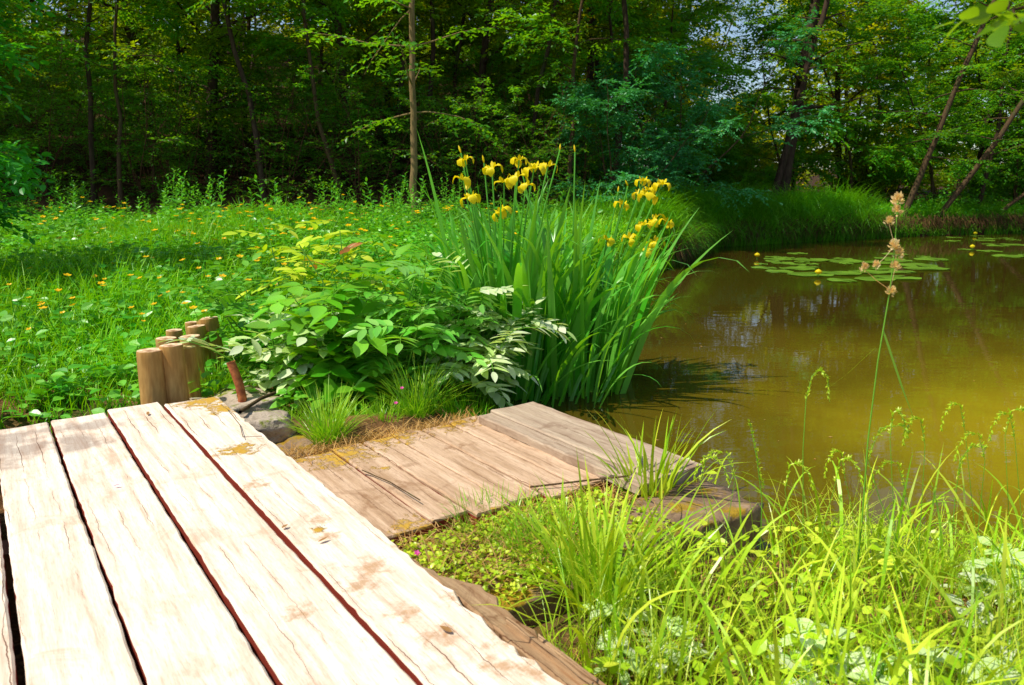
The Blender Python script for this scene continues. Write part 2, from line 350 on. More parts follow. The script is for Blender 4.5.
def gen_tree(seed,H,r0,base,nb,bl,nsub,ntw,nleaf,LL,lean=(0,0),stems=1,shape=1.,elev=(5,35),detail=0,sides=7):
    r=np.random.default_rng(seed); tr=MB(); cr=MB(); P0=[];D0=[];TL=[]
    for s in range(stems):
        a0=r.uniform(0,6.28); sp=0 if stems==1 else r.uniform(.15,.45)
        d=np.array((lean[0]+math.cos(a0)*sp,lean[1]+math.sin(a0)*sp,1.))
        h=H*(1 if stems==1 else r.uniform(.65,1)); off=np.array((math.cos(a0),math.sin(a0),0))*(0 if stems==1 else .12*H/3)
        tp=polyline(off-np.array((0,0,.3)),d,h+.3,12,(0,0,.01),r)
        tp[1:]+=r.normal(0,.02*r0/.05*.5,(12,3))*np.array((1,1,0))
        rr=r0*(1-.82*np.linspace(0,1,13))*(1 if stems==1 else .7); rr[0]*=1.35
        tube(tr,tp,rr,sides)
        for b in range(max(3,nb//stems)):
            f=base+(1-base)*(b+r.uniform(0,1))/max(3,nb//stems); q=f*12; i=min(int(q),11); p=tp[i]+(tp[i+1]-tp[i])*(q-i)
            az=b*2.4+r.uniform(-.4,.4)+s; g=(f-base)/(1-base)
            bL=bl*(1-.65*g**1.5)*r.uniform(.7,1.15)*(.55+.45*min(1,g*4+.3)); el=R(r.uniform(*elev))+g*.5
            bd=np.array((math.cos(az)*math.cos(el),math.sin(az)*math.cos(el),math.sin(el)))
            bp=polyline(p,bd,bL,6,(0,0,-.03),r); br=max(.006,rr[i]*.38)
            tube(tr,bp,np.linspace(br,br*.2,7),5 if sides>5 else 4)
            for q2 in range(nsub):
                g2=.2+.8*(q2+r.uniform(0,.8))/nsub; ii=min(int(g2*6),5); sp_=bp[ii]+(bp[ii+1]-bp[ii])*(g2*6-ii)
                td=unit(bp[ii+1]-bp[ii]); sd=unit(np.cross(td,(0,0,1)))*(1 if q2%2 else -1)
                sdv=unit(td*.6+sd+r.normal(0,.3,3)); sL=bL*.42*(1.15-g2*.6)*r.uniform(.7,1.2)
                spn=polyline(sp_,sdv,sL,4,(0,0,-.05),r)
                tube(tr,spn,np.linspace(br*.35,.002,5),3,cap=False)
                for q3 in range(ntw):
                    g3=(q3+r.uniform(0,1))/ntw; ii=min(int(g3*4),3); tp_=spn[ii]+(spn[ii+1]-spn[ii])*(g3*4-ii)
                    td2=unit(spn[ii+1]-spn[ii]); s2=unit(np.cross(td2,(0,0,1)))*(1 if q3%2 else -1)
                    P0.append(tp_); D0.append(unit(td2*.8+s2*.7+r.normal(0,.35,3))); TL.append(r.uniform(.7,1.2)*LL*nleaf*.42)
    sprays(cr,np.array(P0),np.array(D0),np.array(TL),nleaf,LL,r,detail)
    return tr,cr
def tree_thing(name,t,c,bark,leaf,label,cat,group=None,trn='trunk',crn='crown'):
    e=empty(name,label=label,cat=cat,group=group); t.build(trn,M[bark],e); c.build(crn,M[leaf],e,smooth=False); return e
used=set()
def place(proto,x,y,rz,s,label=None,group=None,dz=0,tilt=(0,0)):
    o=proto if id(proto) not in used else copy_tree(proto); used.add(id(proto))
    o.location=(x,y,float(ground(x,y))-.05+dz); o.rotation_euler=(tilt[0],tilt[1],rz); o.scale=(s,s,s)
    if label: o['label']=label
    if group: o['group']=group
    elif 'group' in o and group=='' : del o['group']
    return o
FG='trees of the dark wood behind the meadow and pond'
FL='tall dark-trunked tree of the dense green wood behind the meadow and pond'
tall=[tree_thing('forest_tree',*gen_tree(11+i,H,r0,.13,30,2.9,8,7,8,.16),'bark',lf,FL,'tree',FG) for i,(H,r0,lf) in enumerate([(12,.15,'canopy'),(13,.11,'canopy'),(11,.12,'wood_far')])]
slim=[tree_thing('understory_tree',*gen_tree(31+i,H,.045,.22,16,2.0,9,7,9,.115,elev=(-5,25)),'twig','under','','tree') for i,H in enumerate([6.0,5.0])]
bush=[tree_thing('woodland_shrub',*gen_tree(51+i,H,.03,.1,14,1.2,7,6,9,.10,stems=5,elev=(-5,40),sides=5),'twig',lf,'','shrub',trn='stems',crn='foliage') for i,(H,lf) in enumerate([(2.6,'under'),(2.2,'canopy')])]
tealb=tree_thing('drooping_shrub',*gen_tree(71,3.8,.04,.12,22,2.0,8,7,12,.085,stems=4,elev=(-10,25),sides=5),'twig','teal','','shrub',trn='stems',crn='foliage')
r=np.random.default_rng(5)
# tall trees: front positions picked where the photo shows trunks, the rest scattered
front=[(-5.9,14.0,.9),(-3.3,14.5,.95),(-3.1,16.5,.9),(-7.6,15.5,1),(-1.0,15.5,1.0),(1.6,17.0,1.0),(-10.5,13.5,1.1),(-.2,18.5,1.1),(10.5,24,1.),(14.5,24.5,1.1),(2.9,23,1.0)]
for q,(x,y,s) in enumerate(front): place(tall[q%3],x,y+(1.2 if x<1.7 else 0),r.uniform(0,6),s*(.85 if x<1.7 else 1))
pts=[(x,y) for x,y,_ in front]; tries=0; cnt=0
while cnt<32 and tries<6000:
    tries+=1; y=r.uniform(17,44); x=r.uniform(-.95*y-3,1.15*y+3)
    if sdf(x,y)<2.5: continue
    if x>2 and y<22: continue
    # a thin, sunnier gap through which sky and sunlit leaves show
    if abs(x/y-.295)<.07 : continue
    if any((x-a)**2+(y-b)**2<6.5 for a,b in pts): continue
    pts.append((x,y)); place(tall[cnt%3],x,y,r.uniform(0,6),r.uniform(.8,1.15)); cnt+=1
# slim understory trees along the wood edge
slimh=[tree_thing('understory_tree',*gen_tree(35+i,H,.05,.40,15,2.0,8,7,9,.10,elev=(-5,30)),'twig','under','','tree') for i,H in enumerate([7.0,6.0])]
US='slim understory tree with layered green sprays at the edge of the wood'
UG='slim understory trees at the edge of the wood'
for q,(x,y,s) in enumerate([(-9.5,11.8,1),(-6.6,13.0,.9),(-2.9,13.4,.95),(1.0,13.8,1.),(-8.2,16,1.1),(-4.2,17,1.1),(.6,19,1.2),(-11.5,13.6,1.1),(-6.3,18.5,1.3),(-12.5,17,1.2),(-3.6,19.5,1.2),(3.1,18.2,1.1),(4.2,19.8,1.0),(7.4,20.5,1.),(9.2,21.0,1.1),(12.2,22.2,1.1),(15,23,1.1),(18,23.5,1.2),(11.3,20.8,.9),(14.0,21.6,.9),(16.6,22.2,1)]):
    place((slimh if x<1.6 else slim)[q%2],x,y,r.uniform(0,6),s,US,UG)
SH='low leafy shrub in the shade of the wood behind the meadow and pond'
SG='leafy shrubs on the floor of the wood'
pts2=[]; cnt=0; tries=0
while cnt<80 and tries<6000:
    tries+=1; y=r.uniform(13.5,38); x=r.uniform(-.9*y-2,1.1*y+2)
    if sdf(x,y)<1.2 or any((x-a)**2+(y-b)**2<1.1 for a,b in pts2): continue
    if x<1 and y<20: continue
    pts2.append((x,y)); place(bush[cnt%2],x,y,r.uniform(0,6),r.uniform(.8,1.5),SH,SG); cnt+=1
place(tealb,3.0,15.3,.5,1.0,'large drooping shrub with bluish green leaves hanging over the far end of the pond')
del_g=[o for o in (tealb,) if 'group' in o]
b2=place(tealb,1.9,13.6,2.5,.72,'smaller bluish green shrub spreading behind the right iris clump')
# the wood going on behind, one mass of foliage
g_=np.random.default_rng(17); n=70000; a=R(-58)+R(116)*g_.random(n); rad=40+6*g_.random(n); x=rad*np.sin(a); y=rad*np.cos(a)
hgt=(11+3*np.sin(a*21)+2*np.sin(a*47+1))*g_.random(n)**.8; gapm=np.abs(a-.285)<.04; hgt=np.where(gapm,hgt*.4,hgt)
lump=np.sin(x*.9+hgt*.7)*np.sin(y*.8+hgt*1.1); ok=lump>-.45; x=x[ok];y=y[ok];hgt=hgt[ok];n=len(x)
D=g_.normal(0,1,(n,3)); D[:,2]*=.5; sz=g_.uniform(.3,.6,n); mb=MB(); leaves(mb,np.stack([x,y,ground(x,y)+hgt],-1),D,np.array((0,-.4,1.))+g_.normal(0,.5,(n,3)),sz,sz*.6,0)
tag(mb.build('distant_wood',M['wood_far'],smooth=False),'sunlit green mass of the wood far behind the trees','wood',kind='stuff')
# thin pale trunk standing alone in the meadow edge
thk=[tree_thing('haze_thicket',*gen_tree(61+i,2.6,.018,.03,40,1.2,8,5,3,.06,stems=8,elev=(0,55),sides=4),'hazebark','under','','thicket',trn='stems',crn='foliage') for i in range(2)]  # twig thickets added, their brown stands in for flare haze over the wood
q=0
for yy in (13.6,15.0,16.4,18.0,20.0):
    for xx in np.arange(-.85*yy,1.2+.03*yy,1.55):
        x_=xx+r.uniform(-.5,.5); y_=yy+r.uniform(-.5,.5)
        if sdf(x_,y_)<1.: continue
        place(thk[q%2],x_,y_,r.uniform(0,6),r.uniform(.75,1.2),'reddish brown twig thicket added for the haze tone under the wood','added haze-brown thickets under the wood'); q+=1
pole=[tree_thing('forest_tree',*gen_tree(81+i,9,.055,.34,16,1.5,6,6,7,.10,sides=7),'bark','canopy','','tree') for i in range(2)]
q=0; tr_=0
while q<64 and tr_<4000:
    tr_+=1; y=r.uniform(13,30); x=r.uniform(-.85*y,1.0*y)
    if sdf(x,y)<1.5 or any((x-a)**2+(y-b)**2<.8 for a,b in pts) or abs(x/y-.295)<.05: continue
    pts.append((x,y)); place(pole[q%2],x,y,r.uniform(0,6),r.uniform(.8,1.2),'thin dark pole-like tree standing in the wood behind the meadow and pond','thin pole trees in the wood'); q+=1
def single(name,pts,rad,bark,label,cat,foliage=None,lf='under',sides=9):
    e=empty(name,tuple(pts[0]),label=label,cat=cat); p=np.array(pts)-np.array(pts[0]); mbt=MB()
    # resample and add wobble
    t=np.linspace(0,1,len(p)); tt=np.linspace(0,1,16); q=np.stack([np.interp(tt,t,p[:,a]) for a in range(3)],-1); q[1:-1]+=np.random.default_rng(len(label)).normal(0,.012,(14,3))
    tube(mbt,q,np.linspace(rad,rad*.55,16),sides)
    rr=np.random.default_rng(int(abs(pts[0][0])*97)); P0=[];D0=[]
    if foliage:
        nb,bL,f0,LL,nl=foliage
        for b in range(nb):
            f=f0+(1-f0)*b/nb; i=min(int(f*15),14); az=b*2.4+rr.uniform(-.5,.5); el=rr.uniform(-.1,.5)
            bp=polyline(q[i],(math.cos(az)*math.cos(el),math.sin(az)*math.cos(el),math.sin(el)),bL*rr.uniform(.6,1.2),5,(0,0,-.05),rr)
            tube(mbt,bp,np.linspace(rad*.25,.003,6),4)
            for c_ in range(12):
                g=.25+.75*c_/12; ii=min(int(g*5),4); td=unit(bp[ii+1]-bp[ii]); s=unit(np.cross(td,(0,0,1)))*(1 if c_%2 else -1)
                P0.append(bp[ii]+(bp[ii+1]-bp[ii])*(g*5-ii)); D0.append(td*.6+s+rr.normal(0,.25,3))
    mbt.build('trunk',M[bark],e)
    if foliage:
        cr=MB(); sprays(cr,np.array(P0),np.array(D0),LL*nl*.45,nl,LL,rr); cr.build('crown',M[lf],e,smooth=False)
    return e
def gp(x,y,dz=-.1): return (x,y,float(ground(x,y))+dz)
b=at(401,185,0.2); 
single('young_ash',[gp(-1.35,10.6),(-1.33,10.6,2.0),(-1.25,10.6,5.5)],.055,'palebark','slender pale trunk rising alone at the edge of the meadow','tree',(16,1.3,.5,.085,9))
p=atd(770,160,19); 
single('twin_trunk_tree',[gp(6.6,19.2),(7.0,19.2,3.4),(7.4,19.2,8)],.17,'bark','thicker dark trunk of the leaning pair beyond the pond','tree',(16,1.8,.4,.1,8),'canopy')
single('twin_trunk_tree',[gp(6.3,18.9),(6.9,18.9,3.4),(7.9,18.9,7.5)],.09,'bark','thin dark stem beside the thicker dark trunk beyond the pond','tree',(16,1.6,.35,.09,9))
single('leaning_sapling',[gp(9.25,18.3),(9.9,18.4,2.0),(10.8,18.5,4.6),(11.5,18.7,6.2)],.075,'twig','brown sapling leaning right out of the far pond bank','tree',(18,1.7,.3,.09,10))
single('leaning_sapling',[gp(10.2,18.7),(11.5,18.6,2.0),(13.0,18.6,4.6),(13.9,18.6,6.2)],.07,'twig','longest brown stem slanting right low over the far bank','tree',(18,1.6,.3,.09,10))
single('leaning_sapling',[gp(12.2,19.6),(13.7,19.4,1.5),(15.2,19.4,2.6)],.05,'twig','low thin brown stem slanting near the right end of the far bank','tree',(12,1.2,.3,.08,9))
# tree at the left edge, its branches reaching into the picture
t_,c_=gen_tree(91,3.4,.05,.2,18,1.45,8,7,10,.085,elev=(-5,30),detail=1)
o=tree_thing('beech_sapling',t_,c_,'twig','leftleaf','leafy branches of a young beech reaching in at the left edge','tree'); place(o,-5.15,6.0,.6,.9)
# near sapling whose branch hangs in at the top right corner
e=empty('hazel_sapling',(1.27,.76,-.178),label='bright lime leaves of a hazel branch hanging in the top right corner',cat='tree')
mt=MB(); tr=np.array([(0,0,-.1),(-.02,.03,.5),(-.08,.1,1.0),(-.2,.16,1.24),(-.42,.22,1.30),(-.64,.26,1.25)]); tube(mt,tr,np.linspace(.012,.002,6),7); 
rr=np.random.default_rng(3); P0=np.array([tr[3]+(tr[5]-tr[3])*f for f in np.linspace(0,1,14)]); 
tw=MB(); 
for q in range(14): tube(mt,[P0[q],P0[q]+np.array((.0,-.02*(1 if q%2 else -1),-.02))],[.0015,.001],4)
sprays(tw,P0,np.array([(-.6,(.6 if q%2 else -.6),-.45) for q in range(14)])+rr.normal(0,.25,(14,3))+np.array((-.35,0,.3)),.07,5,.036,rr,2,up=.35,wr=.75)
mt.build('trunk',M['twig'],e); tw.build('crown',M['nearleaf'],e)

# ------------------------------------------------------------------ deck
def plank(name,v0,v1,u0,u1,z,th,mat,parent,seed,rough=.004,end=.01,tiltz=0,nv=6,chunk=None):
    r=np.random.default_rng(seed); nu=max(8,int((u1-u0)/.03)); us=np.linspace(u0,u1,nu)
    def wob(a):
        w=np.cumsum(r.normal(0,1,nu)); w-=np.linspace(w[0],w[-1],nu); w/=max(1,np.abs(w).max()); return a*(w+.5*r.normal(0,.5,nu))
    l=v0+wob(rough); rt=v1+wob(rough)
    if chunk is not None: rt=chunk(us,rt,r)
    bev=.005; cols=[]
    prof=[(0,-th,0),(0,-bev,0),(bev,0,0)]+[(None,0,f) for f in np.linspace(.15,.85,nv)]+[(-bev,0,1),(0,-bev,1),(0,-th,1)]
    rows=[]
    e0=u0+wob(end)[:1]*0
    cup=-.0015
    jz=wob(.002)
    for a,zz,f in prof:
        x = (l+a if f==0 else rt+a) if a is not None else l+(rt-l)*f
        x = np.broadcast_to(x,(nu,)); zc=z+zz+jz+cup*(1-(2*f-1)**2)*(1 if zz==0 else 0)+tiltz*f
        rows.append(np.stack([x,us,zc],-1))
    V=np.stack(rows,0); m_=len(prof); 
    je=r.normal(0,end*.35,m_); je=np.convolve(je,[.25,.5,.25],'same'); V[:,0,1]+=je; V[:,-1,1]+=np.roll(je,3)
    i=np.arange(m_-1)[:,None]*nu; j=np.arange(nu-1)[None]
    F=np.stack([i+j,i+j+1,i+nu+j+1,i+nu+j],-1).reshape(-1,4)[:,::-1]
    mb=MB(); mb.add(V,F)
    for e_ in (0,nu-1):
        ids=np.arange(m_)*nu+e_; ring=V[:,e_]; c=ring.mean(0)
        fs=[[q,(q+1)%m_,m_] for q in range(m_)]
        if e_==0: fs=[f[::-1] for f in fs]
        mb.add(np.concatenate([ring,[c]]),fs)
    o=mb.build(name,M[mat],parent,smooth=False); return o
dk=empty('wooden_deck',(0,0,0),TH,'sunlit deck of wide weathered oak planks in the foreground','deck')
vs=[-.80,-.61,-.415,-.215,-.018,.16,.355,.555,.772]
ue=[3.2,3.2,3.2,3.22,3.225,3.245,3.285,3.24]
gaps=[.005,.005,.005,.006,.006,.005,.006,.006,.0]
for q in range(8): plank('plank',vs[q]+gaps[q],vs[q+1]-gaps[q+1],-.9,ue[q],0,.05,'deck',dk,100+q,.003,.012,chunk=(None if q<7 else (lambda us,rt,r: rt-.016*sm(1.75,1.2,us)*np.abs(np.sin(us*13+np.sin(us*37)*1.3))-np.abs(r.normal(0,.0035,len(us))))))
for u in (.0,1.15,2.2,3.05):
    plank('joist',-.8,.76,u,u+.09,-.052,.1,'rotten',dk,int(130+u*10),.002)
# rotten splintered edge beam next to the last plank
def chew(us,rt,r): return rt-.03*np.abs(np.sin(us*19+np.sin(us*47)))*sm(1.25,.9,us)-.07*sm(1.3,1.55,us)+r.normal(0,.006,len(us))
plank('edge_beam',.776,.850,-.9,1.52,-.018,.09,'rotten',dk,151,.006,.03,-.012,chunk=chew)
for q in range(7):
    r_=np.random.default_rng(160+q); u0=r_.uniform(-.2,1.0); v=.785+.012*q*.6
    plank('splinter',v,v+.005+r_.uniform(0,.006),u0,u0+r_.uniform(.25,.5),-.004-.002*q,.03,'rotten',dk,161+q,.003,.02,nv=2)
pf=empty('lower_platform',(0,0,0),TH,'low weathered platform of brown planks beside the sunlit deck','platform')
pv=[.80,.955,1.075,1.20,1.325,1.45,1.60]
for q in range(6): plank('plank',pv[q]+.0035,pv[q+1]-.0035,[1.72,1.74,1.70,1.72,1.68,1.69][q],[2.44,2.46,2.46,2.50,2.48,2.50][q],-.05+.0015*(q%3),.045,'platform',pf,200+q,.002,.012)
plank('bearer',.80,1.6,1.78,1.86,-.099,.1,'rotten',pf,230,.003); plank('bearer',.80,1.6,2.3,2.38,-.099,.1,'rotten',pf,231,.003)
pb=empty('end_board',(0,0,0),TH,'thick grey boards laid raised along the water end of the low platform','board')
plank('narrow_board',1.548,1.612,1.535,2.42,-.018,.03,'board',pb,240,.002,.008); plank('wide_board',1.618,1.835,1.535,2.44,-.012,.045,'board',pb,241,.002,.006)
# stones
def rock(name,size,seed,mat,label,loc,rz=0,cuts=5,amp=.1,cat='stone',boxy=.7,tilt=0):
    import bmesh
    r=random.Random(seed); bm=bmesh.new(); bmesh.ops.create_cube(bm,size=2); bmesh.ops.subdivide_edges(bm,edges=bm.edges[:],cuts=cuts*2,use_grid_fill=True)
    from mathutils import noise
    for v in bm.verts:
        c=v.co.copy(); s=c.normalized()*1.25; v.co=s.lerp(c,boxy)
        nn=noise.noise(c*1.1+Vector((seed,0,0)))*amp*2+noise.noise(c*3.1+Vector((seed,3,0)))*amp+noise.noise(c*8+Vector((0,seed,0)))*amp*.35
        v.co*=1+nn; v.co.x*=size[0]/2; v.co.y*=size[1]/2; v.co.z*=size[2]/2
    me=bpy.data.meshes.new(name); bm.to_mesh(me); bm.free(); me.materials.append(M[mat]); 
    for p in me.polygons: p.use_smooth=True
    o=bpy.data.objects.new(name,me); COL.objects.link(o); o.location=loc; o.rotation_euler=(tilt,0,rz); return tag(o,label,cat)
p=deck2w(1.52,1.405,-.20); rock('stone_block',(.60,.23,.29),3,'stone','squared mossy brown stone block jutting out beside the end boards over the water',p,TH,6,.05,boxy=.93)
p=deck2w(1.08,1.50,-.18); rock('stone_slab',(.62,.42,.19),8,'stone','moss covered stone slab between the deck edge and the grass',p,TH,6,.05,boxy=.92)
p=deck2w(.90,2.70,-.24); rock('rock',(.30,.34,.26),12,'stone','dark brown rock in the hole beside the deck',p,.5,5,.12)
p=deck2w(.84,2.93,-.075); rock('rock',(.24,.14,.10),15,'rock','pale flat rock at the foot of the rusty pipe',p,.4,5,.1)
p=at(218,350,-.06); p[2]=-.10; rock('rock',(.34,.36,.14),18,'rock','pale boulder in the grass behind the row of posts',p,.3,5,.12)
p=at(238,395,-.06); p[2]=-.13; rock('rock',(.3,.34,.12),22,'rock','low gravelly rock surrounding the rusty pipe base',p,.9,5,.14)
# rusty pipe
e=empty('rusty_pipe',tuple(at(240,398,-.06)),0,'short rusty iron pipe standing bent out of the stones','pipe')
mb=MB(); pts=np.array([(0.012,0,-.1),(.01,0,0),(.002,0,.06),(-.012,0,.11),(-.03,0,.165)]); tube(mb,pts,.0195,14,cap=False); tube(mb,pts[::-1],.0145,14,cap=False)
# rim
t=np.linspace(0,2*math.pi,14,endpoint=False); ring=lambda r_: np.stack([pts[-1][0]+r_*np.cos(t),r_*np.sin(t),pts[-1][2]+.3*r_*np.cos(t)],-1)
mb.add(np.concatenate([ring(.0205),ring(.0140)]),[[q,(q+1)%14,14+(q+1)%14,14+q] for q in range(14)])
mb.build('pipe_body',M['rust'],e)
# posts
PL=['tall round wooden post nearest the left of the deck end','tall post standing just right of the nearest post','short post in shade behind the two tall posts','post with a pale worn top left of the middle of the row','round post with bright rim in the middle of the row','narrow post half hidden in the middle of the row','tilted post near the far end of the row','last tilted post at the far end of the row','small post wedged behind the far end posts']
pdat=[(150,350,27,3.20,0),(168,345,26,3.24,.04),(180,347,24,3.42,.03),(166,338,26,3.62,0),(184,336,25,3.62,.05),(176,330,20,3.80,0),(194,326,22,3.92,.12),(203,318,24,4.02,.14),(192,322,17,4.1,.08)]
for q,(px,py,w,yy,tl) in enumerate(pdat):
    px=px+[0,3,6,0,6,-2,2,4,0][q]; p=atd(px,py,yy); rad=w/2/FPX*yy*[.95,.86,.8,.8,.84,.8,.8,.85,.8][q]; e=empty('wooden_post',tuple(p),0,PL[q],'post')
    e.rotation_euler=(0,-tl*.6,q*1.1*0); mb=MB(); r_=np.random.default_rng(q); hh=p[2]+.42
    zs=[-hh,-.12,-.03,-.006,0]; ang=np.linspace(0,2*math.pi,20,endpoint=False); wv=1+.03*np.sin(ang*2+q)+.015*np.sin(ang*5+q*2)
    V=[]
    for z,s in zip(zs,[1.04,1.02,1.,.99,.95]): V.append(np.stack([rad*s*wv*np.cos(ang),rad*s*wv*np.sin(ang),np.full(20,z)],-1))
    V=np.stack(V); i=np.arange(4)[:,None]*20; j=np.arange(20)[None]; mb.add(V,np.stack([i+j,i+(j+1)%20,i+20+(j+1)%20,i+20+j],-1).reshape(-1,4))
    mb.build('shaft',M['post'],e); mt=MB()
    inner=V[-1]*.5; inner[:,2]=.002+r_.normal(0,.001,20)
    mt.add(np.concatenate([V[-1],inner,[[0,0,.003]]]),[[q_,(q_+1)%20,20+(q_+1)%20,20+q_] for q_ in range(20)]); mt.add(np.concatenate([inner,[[0,0,.003]]]),[[q_,(q_+1)%20,20] for q_ in range(20)])
    mt.build('cut_top',M['postend'],e)

# ------------------------------------------------------------------ meadow
def polar(n,r0,r1,a0,a1,g,pw=1.):
    rad=r0+(r1-r0)*g.random(n)**pw; a=R(a0)+R(a1-a0)*g.random(n); return rad*np.sin(a),rad*np.cos(a)
def clearof(x,y,m=.0,deck=True,gap=.05):
    ok=sdf(x,y)>m
    v,u=w2deck(x,y)
    ok&=~((v<.80+gap)&(u<3.24+gap)); ok&=~((v<1.86)&(v>=.78)&(u<2.44)&(u>1.2))
    return ok
g=np.random.default_rng(21)
def pathmask(x,y): # bare soil around the pipe and hole
    v,u=w2deck(x,y); return ((v-.85)/.28)**2+((u-2.85)/.35)**2>1
x,y=polar(130000,3.1,15.5,-52,22,g,1.0); ok=clearof(x,y,.02)&pathmask(x,y)&(y<12.3+.3*x.clip(-3,3)); x=x[ok];y=y[ok]; n=len(x)
hol=np.exp(-(((x+1.9)/.6)**2+((y-3.0)/.2)**2)); keep=g.random(n)>hol; x=x[keep];y=y[keep];n=len(x)
d=np.hypot(x,y); hs=(.12+.14*sm(3.4,6,d))*(.7+.6*np.sin(x*1.3)*np.cos(y*1.1)**2+.25)
mb=MB(); blades(mb,np.stack([x,y,ground(x,y)-.01],-1),g.uniform(0,6.28,n),g.uniform(.05,.5,n),g.uniform(.3,1.6,n),hs*g.uniform(.6,1.5,n),.0035+.0009*d,3,twist=g.uniform(-.8,.8,n))
tag(mb.build('meadow_grass',M['grass'],smooth=False),'bright green grass of the sunny meadow','grass',kind='stuff')
# herb layer
x,y=polar(11000,3.3,15,-52,20,g,.8); ok=clearof(x,y,.15)&pathmask(x,y)&(y<12.2)&(g.random(len(x))<(.35+.65*sm(3.5,6,np.hypot(x,y)))); x=x[ok];y=y[ok];n=len(x)
z=ground(x,y); d=np.hypot(x,y); hh=g.uniform(.10,.34,n)*(.45+.55*sm(3.5,7,d)); nl=9
t=(np.arange(nl)+.5)/nl; P=np.stack([x[:,None]+0*t,y[:,None]+0*t,z[:,None]+hh[:,None]*(.35+.65*t)],-1)
az=g.uniform(0,6.28,(n,1))+2.4*np.arange(nl)[None]; D=np.stack([np.cos(az),np.sin(az),g.uniform(-.2,.5,(n,nl))],-1)
P=P+D*.02; sz=g.uniform(.045,.085,(n*nl)); N=np.array((0,0,1.))+g.normal(0,.4,(n*nl,3))
mb=MB(); leaves(mb,P.reshape(-1,3),D.reshape(-1,3),N,sz,sz*.62,1)
tag(mb.build('meadow_herbs',M['herb'],smooth=False),'low leafy herbs covering the meadow','ground cover',kind='stuff')
# taller herbs standing against the dark wood edge: individual plants
def stalk_plant(seed,H,nl,LL,wr=.4,mat='herb',nst=1,detail=1,el=.3,spread=.12,stemr=.004,toplean=.3):
    r=np.random.default_rng(seed); s=MB(); l=MB()
    for q in range(nst):
        a=r.uniform(0,6.28); h=H*r.uniform(.7,1); pts=polyline((math.cos(a)*spread*r.random(),math.sin(a)*spread*r.random(),-.03),(math.cos(a)*toplean*r.random(),math.sin(a)*toplean*r.random(),1),h,6,(0,0,0),r)
        tube(s,pts,np.linspace(stemr,stemr*.4,7),5); t=np.linspace(.15,1,nl); idx=np.minimum((t*6).astype(int),5); P=pts[idx]+(pts[idx+1]-pts[idx])*(t*6-idx)[:,None]
        az=2.4*np.arange(nl)+a; D=np.stack([np.cos(az),np.sin(az),np.full(nl,el)+t*.5],-1)+r.normal(0,.15,(nl,3)); sz=LL*(1.15-.6*t)*r.uniform(.8,1.2,nl)
        leaves(l,P,D,np.array((0,0,1.))+r.normal(0,.3,(nl,3)),sz,sz*wr,detail)
    return s,l
def plant(name,s,l,mat,label,group=None,cat='plant',stem='greenstem'):
    e=empty(name,label=label,cat=cat,group=group); s.build('stem',M[stem],e); l.build('foliage',M[mat],e); return e
HW=[plant('tall_herb',*stalk_plant(300+q,[.75,.6,.9][q],22,.11,.35,nst=[3,2,4][q]),'herb','tall leafy herb standing up at the far edge of the meadow','tall herbs along the wood edge') for q in range(3)]
g2=np.random.default_rng(44)
for q in range(110):
    x_=g2.uniform(-9.5,.6); y_=g2.uniform(9.2,12.8); place(HW[q%3],x_,y_,g2.uniform(0,6),g2.uniform(.6,1.15))
for (px,s) in ((350,1.),(375,1.25),(265,1.3),(438,1.),(420,.8)):
    y_=9.0; x_=(px-512)/775*y_; place(HW[1 if s<1.1 else 0],x_,y_,g2.uniform(0,6),s)
# buttercups
def buttercup(seed,H):
    r=np.random.default_rng(seed); mb=MB(); top=np.array((r.normal(0,.03),r.normal(0,.03),H)); tube(mb,[(0,0,-.02),top*.5+np.array((.008,0,0)),top],[.002,.0017,.0014],4,0)
    for q in range(5):
        a=q*1.2566; dd=np.array([(math.cos(a),math.sin(a),1.0)]); leaves(mb,top[None]+np.array([(math.cos(a)*.003,math.sin(a)*.003,0)]),dd,np.array([(-math.cos(a),-math.sin(a),1)]),.016,.016,1,1,-.2,.3)
    return mb
bc=[]
for q in range(4):
    mb=buttercup(q,[.30,.36,.26,.42][q]); bc.append(tag(mb.build('buttercup',[M['greenstem'],M['orange']]),'small golden buttercup in bloom among the meadow grass','flower','buttercups across the meadow'))
ub=set(); cnt=0
while cnt<290:
    if cnt<70: x_=-(.36+.10*g2.normal()); y_=g2.uniform(8.4,11); x_=x_*y_
    elif cnt<95: y_=g2.uniform(4.2,5.2); x_=g2.uniform(-.62,-.3)*y_
    else: y_=3.9+8*g2.random()**.8; x_=g2.uniform(-.78,.0)*y_
    if not clearof(np.array(x_),np.array(y_),.25): continue
    o=bc[cnt%4]
    if cnt>=4: o=o.copy(); COL.objects.link(o)
    s=g2.uniform(.75,1.25)*(1+.7*sm(4,9,y_)); o.location=(x_,y_,float(ground(x_,y_))); o.rotation_euler=(g2.uniform(.0,.35),g2.normal(0,.15),g2.uniform(-.8,.8)); o.scale=(s*1.1,s*1.1,(.75+.35*g2.random())*1.05); cnt+=1

